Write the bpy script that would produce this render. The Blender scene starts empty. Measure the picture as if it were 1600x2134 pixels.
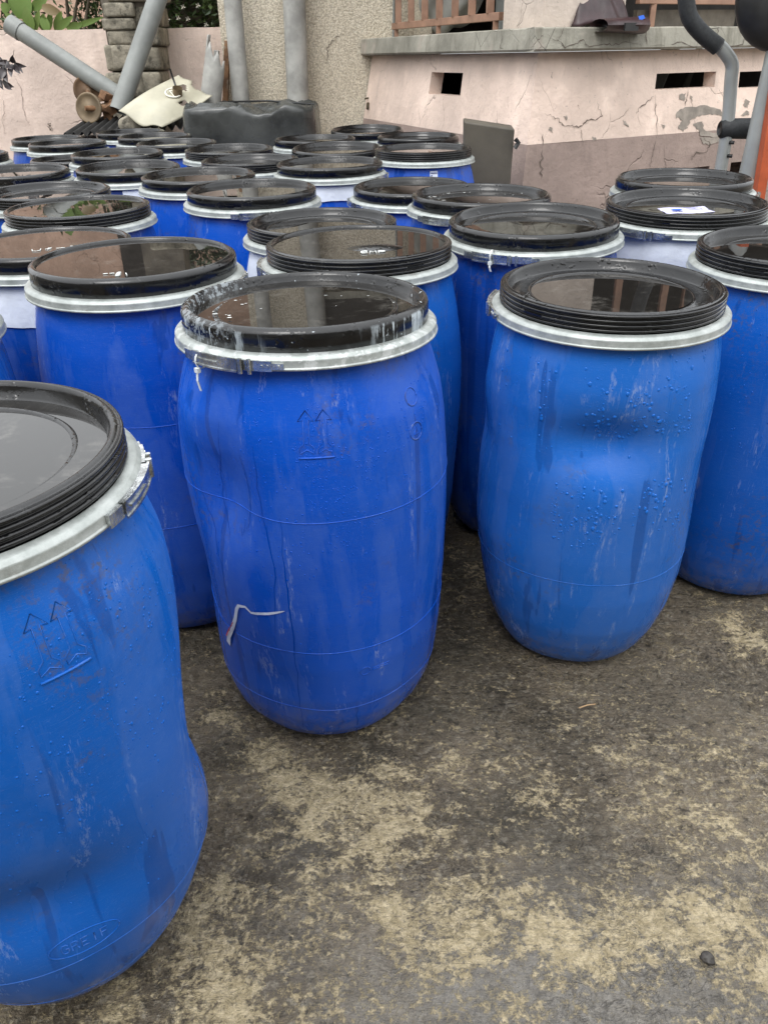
import bpy, math, random
import numpy as np
from mathutils import Matrix, Vector
rnd = random.Random(7)
SC = bpy.context.scene
COL = SC.collection
rad = math.radians

# ------------------------------------------------------------------ camera
CAM_Z, FPX, PITCH, ROLL = 1.325, 1650.0, rad(30.0), 0.02
cp, sp, cr, sr = math.cos(PITCH), math.sin(PITCH), math.cos(ROLL), math.sin(ROLL)
fwd, up0, rt0 = Vector((0, cp, -sp)), Vector((0, sp, cp)), Vector((1, 0, 0))
c_right, c_up = rt0 * cr - up0 * sr, rt0 * sr + up0 * cr
cam_d = bpy.data.cameras.new('camera')
cam = bpy.data.objects.new('camera', cam_d)
COL.objects.link(cam)
m = Matrix((c_right, c_up, -fwd)).transposed().to_4x4()
m.translation = (0, 0, CAM_Z)
cam.matrix_world = m
cam_d.sensor_fit = 'VERTICAL'
cam_d.sensor_height = 36.0
cam_d.lens = 36.0 * FPX / 2134.0
cam_d.clip_start = 0.02
cam_d.clip_end = 500
SC.camera = cam

# ------------------------------------------------------------------ sky and sun (overcast)
SUN_EL, SUN_AZ = rad(58), rad(205)      # azimuth: clockwise from +Y (north) as in the sky node
world = bpy.data.worlds.new('World')
SC.world = world
world.use_nodes = True
wn = world.node_tree
for nd in list(wn.nodes):
    wn.nodes.remove(nd)
w_out = wn.nodes.new('ShaderNodeOutputWorld')
w_bg = wn.nodes.new('ShaderNodeBackground')
w_sky = wn.nodes.new('ShaderNodeTexSky')
w_sky.sky_type = 'NISHITA'
w_sky.sun_disc = False
w_sky.sun_elevation = SUN_EL
w_sky.sun_rotation = SUN_AZ
w_sky.air_density = 1.0
w_sky.dust_density = 6.0
w_sky.ozone_density = 1.0
w_hs = wn.nodes.new('ShaderNodeHueSaturation')
w_hs.inputs['Saturation'].default_value = 0.16
wn.links.new(w_sky.outputs[0], w_hs.inputs['Color'])
w_mx = wn.nodes.new('ShaderNodeMix')      # an even deck of pale cloud veils the clear sky
w_mx.data_type = 'RGBA'
w_mx.inputs[0].default_value = 0.85
w_tc = wn.nodes.new('ShaderNodeTexCoord')   # standard overcast sky: the zenith three times as bright as the horizon
w_sx = wn.nodes.new('ShaderNodeSeparateXYZ')
w_ma = wn.nodes.new('ShaderNodeMath')
w_ma.operation, w_ma.use_clamp = 'MULTIPLY_ADD', True
w_ma.inputs[1].default_value, w_ma.inputs[2].default_value = 2 / 3, 1 / 3
w_cl = wn.nodes.new('ShaderNodeMix')
w_cl.data_type = 'RGBA'
w_cl.inputs[6].default_value = (0, 0, 0, 1)
w_cl.inputs[7].default_value = (14.6, 15.0, 15.4, 1)
wn.links.new(w_tc.outputs['Generated'], w_sx.inputs[0])
wn.links.new(w_sx.outputs[2], w_ma.inputs[0])
wn.links.new(w_ma.outputs[0], w_cl.inputs[0])
wn.links.new(w_cl.outputs[2], w_mx.inputs[7])
wn.links.new(w_hs.outputs[0], w_mx.inputs[6])
wn.links.new(w_mx.outputs[2], w_bg.inputs[0])
w_bg.inputs[1].default_value = 0.14
wn.links.new(w_bg.outputs[0], w_out.inputs[0])
sun_d = bpy.data.lights.new('sun', 'SUN')
sun_d.energy = 0.6
sun_d.angle = rad(25)
sun_d.color = (1.0, 0.975, 0.94)
sun = bpy.data.objects.new('sun', sun_d)
COL.objects.link(sun)
sdir = Vector((math.sin(SUN_AZ) * math.cos(SUN_EL), math.cos(SUN_AZ) * math.cos(SUN_EL), math.sin(SUN_EL)))
sun.rotation_euler = sdir.to_track_quat('Z', 'Y').to_euler()
sun.location = sdir * 20

SC.view_settings.view_transform = 'Standard'
SC.view_settings.look = 'None'
SC.view_settings.exposure = 0.72
SC.view_settings.gamma = 1.0
SC.view_settings.use_curve_mapping = False
SC.cycles.use_denoising = True
SC.cycles.max_bounces = 5
SC.cycles.diffuse_bounces = 3
SC.cycles.glossy_bounces = 3
SC.cycles.transmission_bounces = 4
SC.cycles.sample_clamp_indirect = 4.0

# ------------------------------------------------------------------ helpers
def ray(u, v):
    a, b = (u - 800) / FPX, (1067 - v) / FPX
    X, Y = a * cr + b * sr, -a * sr + b * cr
    return np.array([X, cp + Y * sp, -sp + Y * cp])

def at(u, v, y):                        # the place at depth y seen at photo pixel (u, v)
    d = ray(u, v)
    t = y / d[1]
    return np.array([d[0] * t, y, CAM_Z + d[2] * t])

def on_ground(u, v, z=0.0):
    d = ray(u, v)
    t = (z - CAM_Z) / d[2]
    return np.array([d[0] * t, d[1] * t])

def on_plane(u, v, p0, n):
    d = ray(u, v)
    o = np.array([0, 0, CAM_Z])
    t = np.dot(np.array(p0) - o, n) / np.dot(d, n)
    return o + d * t

def vnoise(x, y, z=0.0, seed=0):        # smooth value noise in 0..1
    x, y, z = np.broadcast_arrays(np.asarray(x, float), np.asarray(y, float), np.asarray(z, float))
    xi, yi, zi = np.floor(x).astype(np.int64), np.floor(y).astype(np.int64), np.floor(z).astype(np.int64)
    fx, fy, fz = x - xi, y - yi, z - zi
    fx, fy, fz = [f * f * (3 - 2 * f) for f in (fx, fy, fz)]
    def h(a, b, c):
        n = (a * 374761393 + b * 668265263 + c * 2147483647 + seed * 1274126177) & 0xffffffff
        n = ((n ^ (n >> 13)) * 1274126177) & 0xffffffff
        n = ((n ^ (n >> 16)) * 2246822519) & 0xffffffff
        return ((n ^ (n >> 15)) & 0xffff) / 65535.0
    r = 0
    for i in (0, 1):
        for j in (0, 1):
            for k in (0, 1):
                r = r + h(xi + i, yi + j, zi + k) * (fx if i else 1 - fx) * (fy if j else 1 - fy) * (fz if k else 1 - fz)
    return r

def fbm(x, y, z=0.0, seed=0, o=4):
    r, a, s = 0, 0.5, 0
    for i in range(o):
        r = r + a * vnoise(np.asarray(x) * 2 ** i, np.asarray(y) * 2 ** i, np.asarray(z) * 2 ** i, seed + i)
        s += a
        a *= 0.5
    return r / s

def sstep(a, b, x):
    t = np.clip((x - a) / (b - a), 0, 1)
    return t * t * (3 - 2 * t)

class MB:
    def __init__(s):
        s.v, s.f = [], []
    def add(s, vs, fs):
        o = len(s.v)
        s.v += [tuple(map(float, p)) for p in vs]
        s.f += [tuple(i + o for i in f) for f in fs]
        return s
    def box(s, c, d, M=None):
        x, y, z = [k / 2 for k in d]
        vs = [(i * x, j * y, k * z) for k in (-1, 1) for j in (-1, 1) for i in (-1, 1)]
        if M is not None:
            vs = [M @ Vector(p) for p in vs]
        vs = [(p[0] + c[0], p[1] + c[1], p[2] + c[2]) for p in vs]
        return s.add(vs, [(0, 2, 3, 1), (4, 5, 7, 6), (0, 1, 5, 4), (2, 6, 7, 3), (0, 4, 6, 2), (1, 3, 7, 5)])
    def bar(s, a, b, w, h, upv=(0, 0, 1)):
        a, b = Vector(a), Vector(b)
        d = (b - a)
        L = d.length
        d.normalize()
        u = Vector(upv)
        r = d.cross(u)
        if r.length < 1e-4:
            r = d.cross(Vector((0, 1, 0)))
        r.normalize()
        u = r.cross(d)
        M = Matrix((r, d, u)).transposed()
        return s.box((a + b) / 2, (w, L, h), M)
    def grid(s, P, closed_u=False):     # P: (rows, cols, 3)
        R, C = P.shape[:2]
        fs = []
        for i in range(R - 1):
            for j in range(C if closed_u else C - 1):
                k = (j + 1) % C
                fs.append((i * C + j, i * C + k, (i + 1) * C + k, (i + 1) * C + j))
        return s.add(P.reshape(-1, 3), fs)
    def tube(s, path, r, n=10, caps=True):
        path = [Vector(p) for p in path]
        rs = r if hasattr(r, '__len__') else [r] * len(path)
        rows, prev = [], None
        for i, p in enumerate(path):
            d = (path[min(i + 1, len(path) - 1)] - path[max(i - 1, 0)]).normalized()
            if prev is None:
                a = d.cross(Vector((0, 0, 1)))
                if a.length < 1e-3:
                    a = d.cross(Vector((0, 1, 0)))
            else:
                a = prev - d * prev.dot(d)
            a.normalize()
            prev = a
            b = d.cross(a)
            rows.append([p + (a * math.cos(t) + b * math.sin(t)) * rs[i] for t in [2 * math.pi * k / n for k in range(n)]])
        o = len(s.v)
        s.grid(np.array([[list(q) for q in rw] for rw in rows]), True)
        if caps:
            s.f.append(tuple(o + k for k in range(n)))
            s.f.append(tuple(o + (len(path) - 1) * n + k for k in range(n - 1, -1, -1)))
        return s
    def lathe(s, prof, n=96):
        t = np.arange(n) * 2 * math.pi / n
        P = np.array([[(r * math.sin(a), -r * math.cos(a), z) for a in t] for r, z in prof])
        return s.grid(P, True)
    def mesh(s, name, smooth=True):
        me = bpy.data.meshes.new(name)
        me.from_pydata(s.v, [], s.f)
        if smooth:
            me.polygons.foreach_set('use_smooth', [True] * len(me.polygons))
        me.update()
        return me
    def build(s, name, mat, parent=None, loc=None, smooth=False, rot=None):
        return link(name, s.mesh(name, smooth), mat, parent, loc, rot)

def link(name, me, mat=None, parent=None, loc=None, rot=None):
    o = bpy.data.objects.new(name, me)
    COL.objects.link(o)
    if mat is not None and not me.materials:
        me.materials.append(mat)
    if parent is not None:
        o.parent = parent
    if loc is not None:
        o.location = [float(k) for k in loc]
    if rot is not None:
        o.rotation_euler = rot
    return o

def bevel(o, w=0.004, seg=2):
    md = o.modifiers.new('bevel', 'BEVEL')
    md.width, md.segments, md.limit_method, md.angle_limit = w, seg, 'ANGLE', rad(40)
    return o

def empty(name, loc=(0, 0, 0), rz=0.0):
    o = bpy.data.objects.new(name, None)
    COL.objects.link(o)
    o.location = [float(k) for k in loc]
    o.rotation_euler = (0, 0, rz)
    o.empty_display_size = 0.1
    return o

def tag(o, label=None, cat=None, group=None, kind=None):
    for k, v in (('label', label), ('category', cat), ('group', group), ('kind', kind)):
        if v:
            o[k] = v
    return o

# ------------------------------------------------------------------ materials
class NT:
    def __init__(s, name):
        s.m = bpy.data.materials.new(name)
        s.m.use_nodes = True
        s.t = s.m.node_tree
        s.t.nodes.clear()
        s.out = s.t.nodes.new('ShaderNodeOutputMaterial')
        s.b = s.t.nodes.new('ShaderNodeBsdfPrincipled')
        s.t.links.new(s.b.outputs[0], s.out.inputs[0])
    def put(s, sock, v):
        if v is None:
            return
        if isinstance(v, bpy.types.NodeSocket):
            s.t.links.new(v, sock)
        elif hasattr(v, '__len__') and len(v) == 3 and sock.type == 'RGBA':
            sock.default_value = (*v, 1)
        else:
            sock.default_value = v
    def n(s, typ, ins=None, **kw):
        nd = s.t.nodes.new('ShaderNode' + typ)
        for k, v in kw.items():
            setattr(nd, k, v)
        for k, v in (ins or {}).items():
            s.put(nd.inputs[k], v)
        return nd
    def coord(s, scale=(1, 1, 1), random=True, kind='Object'):
        c = s.n('TexCoord').outputs[kind]
        if random:
            r = s.n('ObjectInfo').outputs['Random']
            r = s.n('Math', {0: r, 1: 37.0}, operation='MULTIPLY').outputs[0]
            c = s.n('VectorMath', {0: c, 1: s.n('CombineXYZ', {0: r, 1: r, 2: 0.0}).outputs[0]}, operation='ADD').outputs[0]
        return s.n('Mapping', {'Vector': c, 'Scale': scale}).outputs[0]
    def noise(s, vec, scale, detail=4, rough=0.55, dist=0.0):
        return s.n('TexNoise', {'Vector': vec, 'Scale': scale, 'Detail': detail, 'Roughness': rough, 'Distortion': dist}).outputs['Fac']
    def ramp(s, fac, a, b, lo=0.0, hi=1.0):
        return s.n('MapRange', {'Value': fac, 'From Min': a, 'From Max': b, 'To Min': lo, 'To Max': hi}, interpolation_type='SMOOTHSTEP').outputs[0]
    def mix(s, f, a, b):
        nd = s.n('Mix', data_type='RGBA')
        s.put(nd.inputs[0], f)
        s.put(nd.inputs[6], a)
        s.put(nd.inputs[7], b)
        return nd.outputs[2]
    def math(s, op, a, b=0.0):
        return s.n('Math', {0: a, 1: b}, operation=op).outputs[0]
    def bump(s, h, strength=0.3, dist=0.01, nrm=None):
        return s.n('Bump', {'Height': h, 'Strength': strength, 'Distance': dist, 'Normal': nrm}).outputs[0]
    def done(s, col=None, rough=None, metal=None, nrm=None, **kw):
        s.put(s.b.inputs['Base Color'], col)
        s.put(s.b.inputs['Roughness'], rough)
        s.put(s.b.inputs['Metallic'], metal)
        s.put(s.b.inputs['Normal'], nrm)
        for k, v in kw.items():
            s.put(s.b.inputs[k.replace('_', ' ')], v)
        return s.m

def simple(name, col, rough=0.5, metal=0.0, var=0.25, scale=9.0, bump=0.15, bscale=None):
    t = NT(name)
    c = t.coord()
    n = t.noise(c, scale, 5, 0.6)
    lo = tuple(k * (1 - var) for k in col)
    hi = tuple(min(1, k * (1 + var)) for k in col)
    n2 = t.noise(c, bscale or scale * 5, 4, 0.6)
    return t.done(t.mix(t.ramp(n, .3, .7), lo, hi), t.ramp(n2, .2, .8, rough * .8, min(1, rough * 1.2)), metal,
                  t.bump(n2, bump, 0.004))

def mat_drum():
    t = NT('blue_hdpe')
    tint = t.n('ObjectInfo').outputs['Color']
    c = t.coord()
    cloud = t.noise(c, 3.5, 4, .6)
    col = t.mix(t.ramp(cloud, .3, .75), tint, t.mix(0.12, tint, (.06, .18, .52)))
    # dry chalky film with drip-shaped lower edges; elsewhere the plastic is wet
    dry = t.ramp(t.noise(t.coord((6.5, 6.5, 1.5)), 1.1, 5, .62, .5), .48, .56)
    dry = t.math('MULTIPLY', dry, t.ramp(t.noise(c, 45, 4, .7), .25, .6, .45, 1))
    col = t.mix(t.math('MULTIPLY', dry, .15), col, (.12, .20, .46))
    # rubbed pale scuffs running down the wall
    cs = t.coord((11, 11, 1.3))
    sc_ = t.noise(cs, 1.6, 6, .72, .4)
    fine = t.noise(t.coord((44, 44, 13)), 4, 4, .75)
    f = t.math('MULTIPLY', t.ramp(sc_, .57, .70), t.ramp(fine, .46, .58))
    col = t.mix(t.math('MULTIPLY', f, .48), col, (.36, .43, .60))
    # hairline scratches
    sx = t.noise(t.coord((3, 3, 26)), 6, 3, .8, 1.2)
    col = t.mix(t.ramp(t.math('ABSOLUTE', t.math('SUBTRACT', sx, .5)), .0, .010, .10, 0), col, (.4, .5, .72))
    # grime specks
    g = t.math('MULTIPLY', t.ramp(t.noise(c, 4, 4, .7), .50, .70), t.ramp(t.noise(c, 70, 4, .75), .48, .64))
    col = t.mix(t.math('MULTIPLY', g, .65), col, (.10, .085, .06))
    # mud splash on the lower wall
    z = t.n('SeparateXYZ', {0: t.n('TexCoord').outputs['Object']}).outputs[2]
    mud = t.math('MULTIPLY', t.ramp(t.math('ADD', z, t.math('MULTIPLY', t.noise(t.coord((16, 16, 5)), 1.5, 5, .7), .22)), .10, .30, 1, 0),
                 t.ramp(t.noise(c, 34, 5, .75), .36, .66))
    col = t.mix(t.math('MULTIPLY', mud, .55), col, (.17, .155, .15))
    # runs of rain water: smoother and a little deeper in colour
    run = t.ramp(t.noise(t.coord((20, 20, .55)), 1.0, 3, .55, .25), .60, .645)
    col = t.mix(t.math('MULTIPLY', run, .55), col, t.mix(.6, col, (.002, .014, .11)))
    ro = t.mix(dry, (.24, .24, .24), (.55, .55, .55))
    ro = t.mix(run, ro, (.13, .13, .13))
    ro = t.mix(f, ro, (.6, .6, .6))
    h = t.math('ADD', t.noise(c, 60, 3, .6), t.math('MULTIPLY', t.noise(c, 9, 3, .5), 2.2))
    return t.done(col, ro, 0.0, t.bump(h, .10, .004), IOR=1.5, Specular_IOR_Level=.27)

def mat_lid(paint=False):
    t = NT('black_lid_painted' if paint else 'black_lid')
    c = t.coord()
    n = t.noise(c, 26, 5, .65)
    col = t.mix(t.ramp(n, .35, .75), (.004, .004, .0045), (.012, .012, .0125))
    dust = t.math('MULTIPLY', t.ramp(t.noise(c, 12, 6, .75), .55, .75), t.ramp(t.noise(c, 130, 3, .6), .52, .66))
    col = t.mix(t.math('MULTIPLY', dust, .35), col, (.25, .25, .24))
    ro = t.ramp(t.noise(c, 16, 4, .6), .3, .72, .10, .30)
    if paint:
        d = t.ramp(t.noise(t.coord((26, 26, 3.5), False), 1.15, 5, .68, .3), .53, .59)
        sp_ = t.ramp(t.noise(t.coord(random=False), 5.5, 2, .5), .42, .60)
        ax_ = t.math('ABSOLUTE', t.n('SeparateXYZ', {0: t.n('TexCoord').outputs['Object']}).outputs[0])
        oc = t.n('SeparateXYZ', {0: t.n('TexCoord').outputs['Object']})
        rr_ = t.math('SQRT', t.math('ADD', t.math('POWER', oc.outputs[0], 2.0), t.math('POWER', oc.outputs[1], 2.0)))
        wall = t.math('MULTIPLY', t.ramp(rr_, .2235, .2255), t.ramp(oc.outputs[2], -.012, -.006, 1, 0))
        inner = t.math('MULTIPLY', t.ramp(oc.outputs[0], -.17, -.11, 1, 0), t.ramp(t.noise(t.coord(random=False), 70, 4, .7), .50, .56))  # pale speckle over the left inside of the lid
        p = t.math('MULTIPLY', d, t.math('MAXIMUM', t.ramp(ax_, .085, .14), t.math('MULTIPLY', sp_, .5)))
        p = t.math('MAXIMUM', t.math('MULTIPLY', p, wall), t.math('MULTIPLY', inner, .40))
        spk = t.ramp(t.noise(t.coord(random=False), 95, 2, .5), .71, .75)
        p = t.math('MAXIMUM', p, spk)
        p = t.math('MULTIPLY', p, t.ramp(t.noise(t.coord(random=False), 60, 4, .8), .3, .55, .35, 1))
        col = t.mix(p, col, (.50, .56, .60))
        ro = t.mix(p, ro, (.6, .6, .6))
    drops = t.n('TexVoronoi', {'Vector': c, 'Scale': 120.0}, feature='SMOOTH_F1').outputs['Distance']
    dm = t.math('MULTIPLY', t.ramp(drops, .15, .45, 1, 0), t.ramp(t.noise(c, 22, 3, .6), .52, .62))
    return t.done(col, ro, 0, t.bump(t.math('ADD', dm, t.math('MULTIPLY', t.noise(c, 140, 3, .6), .25)), .35, .003), IOR=1.5, Specular_IOR_Level=.5)

def mat_ring(paint=False):
    t = NT('galvanised_ring_painted' if paint else 'galvanised_ring')
    c = t.coord()
    n = t.noise(c, 30, 5, .7)
    col = t.mix(t.ramp(n, .3, .75), (.30, .325, .31), (.47, .495, .48))
    g = t.ramp(t.noise(c, 18, 6, .78), .58, .72)
    col = t.mix(t.math('MULTIPLY', g, .5), col, (.22, .21, .19))
    rs = t.math('MULTIPLY', t.ramp(t.noise(c, 14, 4, .7), .68, .74), .7)
    col = t.mix(rs, col, (.20, .09, .04))
    if paint:
        p = t.ramp(t.noise(t.coord(random=False), 42, 5, .7), .50, .56)
        col = t.mix(t.math('MULTIPLY', p, .5), col, (.66, .68, .68))
    return t.done(col, t.ramp(n, .2, .8, .34, .55), .38, t.bump(t.noise(c, 80, 4, .7), .22, .003))

def mat_water():
    t = NT('rain_water')
    c = t.coord()
    h = t.noise(c, 7, 2, .4)
    smu = t.ramp(t.noise(c, 9, 5, .7, .6), .50, .68)          # thin scum and dust afloat
    smc = t.math('MULTIPLY', smu, t.ramp(t.noise(c, 60, 4, .7), .35, .65))
    return t.done(t.mix(smc, (.010, .009, .008), (.062, .058, .052)), t.ramp(smc, 0, 1, .012, .10), 0, t.bump(h, .016, .01), IOR=1.45, Specular_IOR_Level=.7)

def mat_droplet():
    t = NT('droplet_water')
    return t.done(t.n('ObjectInfo').outputs['Color'], .03, 0, None, IOR=1.40)

def mat_plaster(name, col, dirt=.5, seed=0.0):
    t = NT(name)
    c = t.coord(random=False)
    c = t.n('VectorMath', {0: c, 1: (seed, seed * 1.7, 0)}, operation='ADD').outputs[0]
    big = t.noise(c, 1.6, 5, .62)
    dark = tuple(k * .72 for k in col)
    cl = t.mix(t.ramp(big, .32, .70), dark, col)
    # run-off stains down the face
    st = t.noise(t.n('Mapping', {'Vector': c, 'Scale': (7, 7, .5)}).outputs[0], 1.3, 5, .65)
    cl = t.mix(t.math('MULTIPLY', t.ramp(st, .52, .75), dirt), cl, tuple(k * .45 for k in col))
    wsh = t.math('MULTIPLY', t.ramp(t.noise(c, 3.2, 4, .6), .55, .75), .45)
    cl = t.mix(wsh, cl, (min(1, col[0] * 1.25), min(1, col[1] * 1.28), min(1, col[2] * 1.28)))
    # fine craze cracks here and there
    dn = t.n('TexNoise', {'Vector': c, 'Scale': 3.0, 'Detail': 4.0}).outputs['Color']
    cv = t.n('VectorMath', {0: c, 1: t.n('VectorMath', {0: dn, 1: (.35, .35, .35)}, operation='MULTIPLY').outputs[0]}, operation='ADD').outputs[0]
    e = t.n('TexVoronoi', {'Vector': cv, 'Scale': 2.4}, feature='DISTANCE_TO_EDGE').outputs['Distance']
    ck = t.math('MULTIPLY', t.ramp(e, .0, .012, 1, 0), t.ramp(t.noise(c, 1.9, 2, .5), .52, .60))
    cl = t.mix(t.math('MULTIPLY', ck, .30), cl, (.07, .05, .04))
    sp_ = t.math('MULTIPLY', t.ramp(t.noise(c, 42, 4, .7), .63, .70), .55)
    cl = t.mix(sp_, cl, tuple(k * .35 for k in col))
    h = t.math('ADD', t.noise(c, 28, 6, .7), t.math('MULTIPLY', t.noise(c, 6, 3, .5), 1.5))
    h = t.math('SUBTRACT', h, ck)
    return t.done(cl, .85, 0, t.bump(h, .55, .012))

def mat_pebble():
    t = NT('pebbledash')
    c = t.coord(random=False)
    v = t.n('TexVoronoi', {'Vector': c, 'Scale': 95.0, 'Randomness': 1.0})
    hsv = t.n('SeparateColor', {0: v.outputs['Color']}).outputs[0]
    cl = t.mix(t.ramp(hsv, .1, .95), (.62, .55, .43), (.82, .74, .60))
    cl = t.mix(t.ramp(hsv, .90, .97), cl, (.74, .68, .56))
    big = t.noise(c, 1.3, 5, .6)
    cl = t.mix(t.math('MULTIPLY', t.ramp(big, .35, .7, 1, 0), .35), cl, (.42, .36, .27))
    d = v.outputs['Distance']
    cl = t.mix(t.ramp(d, .42, .75, 0, .4), cl, (.20, .165, .12))
    return t.done(cl, .8, 0, t.bump(t.math('SUBTRACT', 1.0, d), .55, .008))

def mat_concrete():
    t = NT('weathered_concrete')
    c = t.coord(random=False)
    n = t.noise(c, 2.6, 6, .68)
    cl = t.mix(t.ramp(n, .3, .7), (.20, .19, .155), (.38, .36, .30))
    st = t.noise(t.n('Mapping', {'Vector': c, 'Scale': (9, 9, 1)}).outputs[0], 1.4, 5, .65)
    cl = t.mix(t.math('MULTIPLY', t.ramp(st, .50, .70), .6), cl, (.13, .12, .09))
    cl = t.mix(t.math('MULTIPLY', t.ramp(t.noise(c, 4, 3, .6), .58, .72), .5), cl, (.50, .42, .36))
    e = t.n('TexVoronoi', {'Vector': c, 'Scale': 5.0}, feature='DISTANCE_TO_EDGE').outputs['Distance']
    ck = t.math('MULTIPLY', t.ramp(e, 0, .012, 1, 0), t.ramp(t.noise(c, 2.3, 2, .5), .48, .56))
    cl = t.mix(t.math('MULTIPLY', ck, .7), cl, (.06, .055, .045))
    return t.done(cl, .85, 0, t.bump(t.math('SUBTRACT', t.noise(c, 34, 6, .7), ck), .5, .01))

def mat_ground():
    t = NT('wet_concrete_ground')
    c = t.coord(random=False)
    tan = t.n('Attribute', attribute_name='tan').outputs['Fac']
    wet = t.n('Attribute', attribute_name='wet').outputs['Fac']
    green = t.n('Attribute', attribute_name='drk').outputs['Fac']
    big = t.noise(c, 2.2, 6, .62)
    base = t.mix(t.ramp(big, .32, .68), (.112, .091, .065), (.31, .255, .185))
    mid = t.noise(c, 13, 6, .7)
    base = t.mix(t.math('MULTIPLY', t.ramp(mid, .50, .66), .75), base, (.33, .270, .185))
    fine = t.noise(c, 75, 5, .72)
    base = t.mix(t.math('MULTIPLY', t.ramp(fine, .50, .64), .7), base, (.45, .40, .315))
    base = t.mix(t.math('MULTIPLY', t.ramp(t.noise(c, 48, 6, .72), .46, .36), .7), base, (.026, .023, .019))
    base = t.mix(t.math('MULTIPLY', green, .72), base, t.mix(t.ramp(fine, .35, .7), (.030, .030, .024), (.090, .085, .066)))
    gry_sheen = t.mix(t.ramp(t.noise(c, 55, 4, .7), .3, .7), (.25, .235, .21), (.43, .405, .365))
    base = t.mix(t.math('MULTIPLY', wet, .85), base, gry_sheen)  # wet patches: pale sky sheen mixed into the colour
    wr = t.noise(c, 26, 3, .65, 1.2)
    wl = t.ramp(t.math('ABSOLUTE', t.math('SUBTRACT', wr, .5)), .0, .030, 1, 0)
    wl = t.math('MULTIPLY', wl, t.ramp(t.noise(c, 3.1, 3, .6), .42, .60))
    base = t.mix(t.math('MULTIPLY', wl, .16), base, (.06, .05, .038))
    # straw coloured worn patches, broken up into flakes
    cdir_ = t.n('Mapping', {'Vector': c, 'Rotation': (0, 0, -.65), 'Scale': (.72, 1.15, 1)}).outputs[0]
    brk = t.math('ADD', t.math('MULTIPLY', t.noise(cdir_, 24, 6, .75, .3), .82), t.math('MULTIPLY', t.noise(c, 105, 4, .75), .70))
    k = t.math('ADD', t.math('MULTIPLY', tan, .40), t.math('MULTIPLY', t.math('SUBTRACT', brk, .76), 1.7))
    f = t.math('MULTIPLY', t.ramp(k, .06, .31), .97)
    f = t.math('MULTIPLY', f, t.math('SUBTRACT', 1.0, t.math('MULTIPLY', wl, .2)))
    base = t.mix(f, base, t.mix(t.ramp(fine, .35, .7), (.52, .42, .25), (.84, .70, .46)))
    grit = t.n('TexVoronoi', {'Vector': c, 'Scale': 90.0}).outputs['Distance']
    base = t.mix(t.ramp(grit, .05, .08, .7, 0), base, (.5, .48, .42))
    ro = t.ramp(t.noise(c, 5, 5, .65), .3, .7, .26, .55)
    ro = t.mix(wet, ro, (.19, .19, .19))
    ro = t.mix(f, ro, (.72, .72, .72))
    sc_ = t.noise(t.n('Mapping', {'Vector': c, 'Rotation': (0, 0, .75), 'Scale': (2.2, 15, 1)}).outputs[0], 5, 4, .7, .8)
    h = t.math('ADD', t.math('ADD', t.noise(c, 70, 6, .75), t.math('MULTIPLY', t.noise(c, 24, 5, .7), 1.6)), t.math('MULTIPLY', sc_, .9))
    h = t.math('ADD', h, t.math('MULTIPLY', f, .30))
    h = t.math('SUBTRACT', h, t.math('MULTIPLY', wl, .5))
    return t.done(base, ro, 0, t.bump(h, 1.0, .024), IOR=1.4)

def mat_leaf(name, a, b, rough=.4):
    t = NT(name)
    r = t.n('NewGeometry').outputs['Random Per Island']
    return t.done(t.mix(r, a, b), rough, 0, None, Transmission_Weight=0.0)

def mat_stone():
    t = NT('mossy_stone')
    c = t.coord()
    n = t.noise(c, 6, 6, .7)
    cl = t.mix(t.ramp(n, .3, .7), (.11, .10, .075), (.38, .34, .265))
    cl = t.mix(t.math('MULTIPLY', t.ramp(t.noise(c, 11, 5, .7), .52, .68), .8), cl, (.035, .032, .024))
    return t.done(cl, .9, 0, t.bump(t.noise(c, 24, 6, .75), .8, .02))

def mat_rust():
    t = NT('rusty_iron')
    c = t.coord()
    n = t.noise(c, 14, 6, .7)
    cl = t.mix(t.ramp(n, .3, .7), (.11, .055, .028), (.30, .165, .085))
    cl = t.mix(t.ramp(t.noise(c, 9, 4, .6), .55, .66, 0, .7), cl, (.30, .26, .20))
    return t.done(cl, .85, .1, t.bump(t.noise(c, 60, 5, .7), .5, .004))

M = {}
M['drum'] = mat_drum()
M['lid'] = mat_lid()
M['lid_p'] = mat_lid(True)
M['ring'] = mat_ring()
M['ring_p'] = mat_ring(True)
M['latch'] = simple('zinc_latch', (.52, .54, .54), .24, .9, .45, 40, .25)
M['water'] = mat_water()
M['drop'] = mat_droplet()
M['paper'] = simple('white_label_film', (.60, .64, .72), .55, 0, .10, 12, .5, 40)
M['print'] = simple('printed_paper', (.62, .60, .80), .5, 0, .12, 20, .1)
M['ink'] = simple('label_ink', (.10, .12, .32), .6, 0, .2, 30, 0)
M['redink'] = simple('red_ink', (.5, .03, .03), .6, 0, .2, 30, 0)
M['chalk'] = simple('white_marker', (.72, .74, .72), .7, 0, .2, 60, .1)
M['tie'] = simple('white_nylon', (.72, .75, .74), .4, 0, .05, 30, .05)
M['pink'] = mat_plaster('pink_plaster', (.82, .665, .58), .22, 0.0)
M['terrace'] = mat_plaster('terrace_plaster', (.81, .64, .54), .32, 5.0)
M['plinth'] = mat_plaster('plinth_plaster', (.35, .265, .228), .45, 9.0)
M['salmon'] = mat_plaster('salmon_plaster', (.62, .42, .32), .25, 3.0)
M['pale'] = mat_plaster('pale_column_plaster', (.66, .56, .48), .30, 2.0)
M['pebble'] = mat_pebble()
M['concrete'] = mat_concrete()
M['ground'] = mat_ground()
M['stone'] = mat_stone()
M['rust'] = mat_rust()
M['crack'] = simple('crack_dark', (.11, .085, .068), .95, 0, .2, 30, 0)  # dark tone of the cracks in walls and ledge
M['cement'] = simple('bare_cement', (.27, .235, .20), .9, 0, .3, 12, .5, 40)
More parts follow.
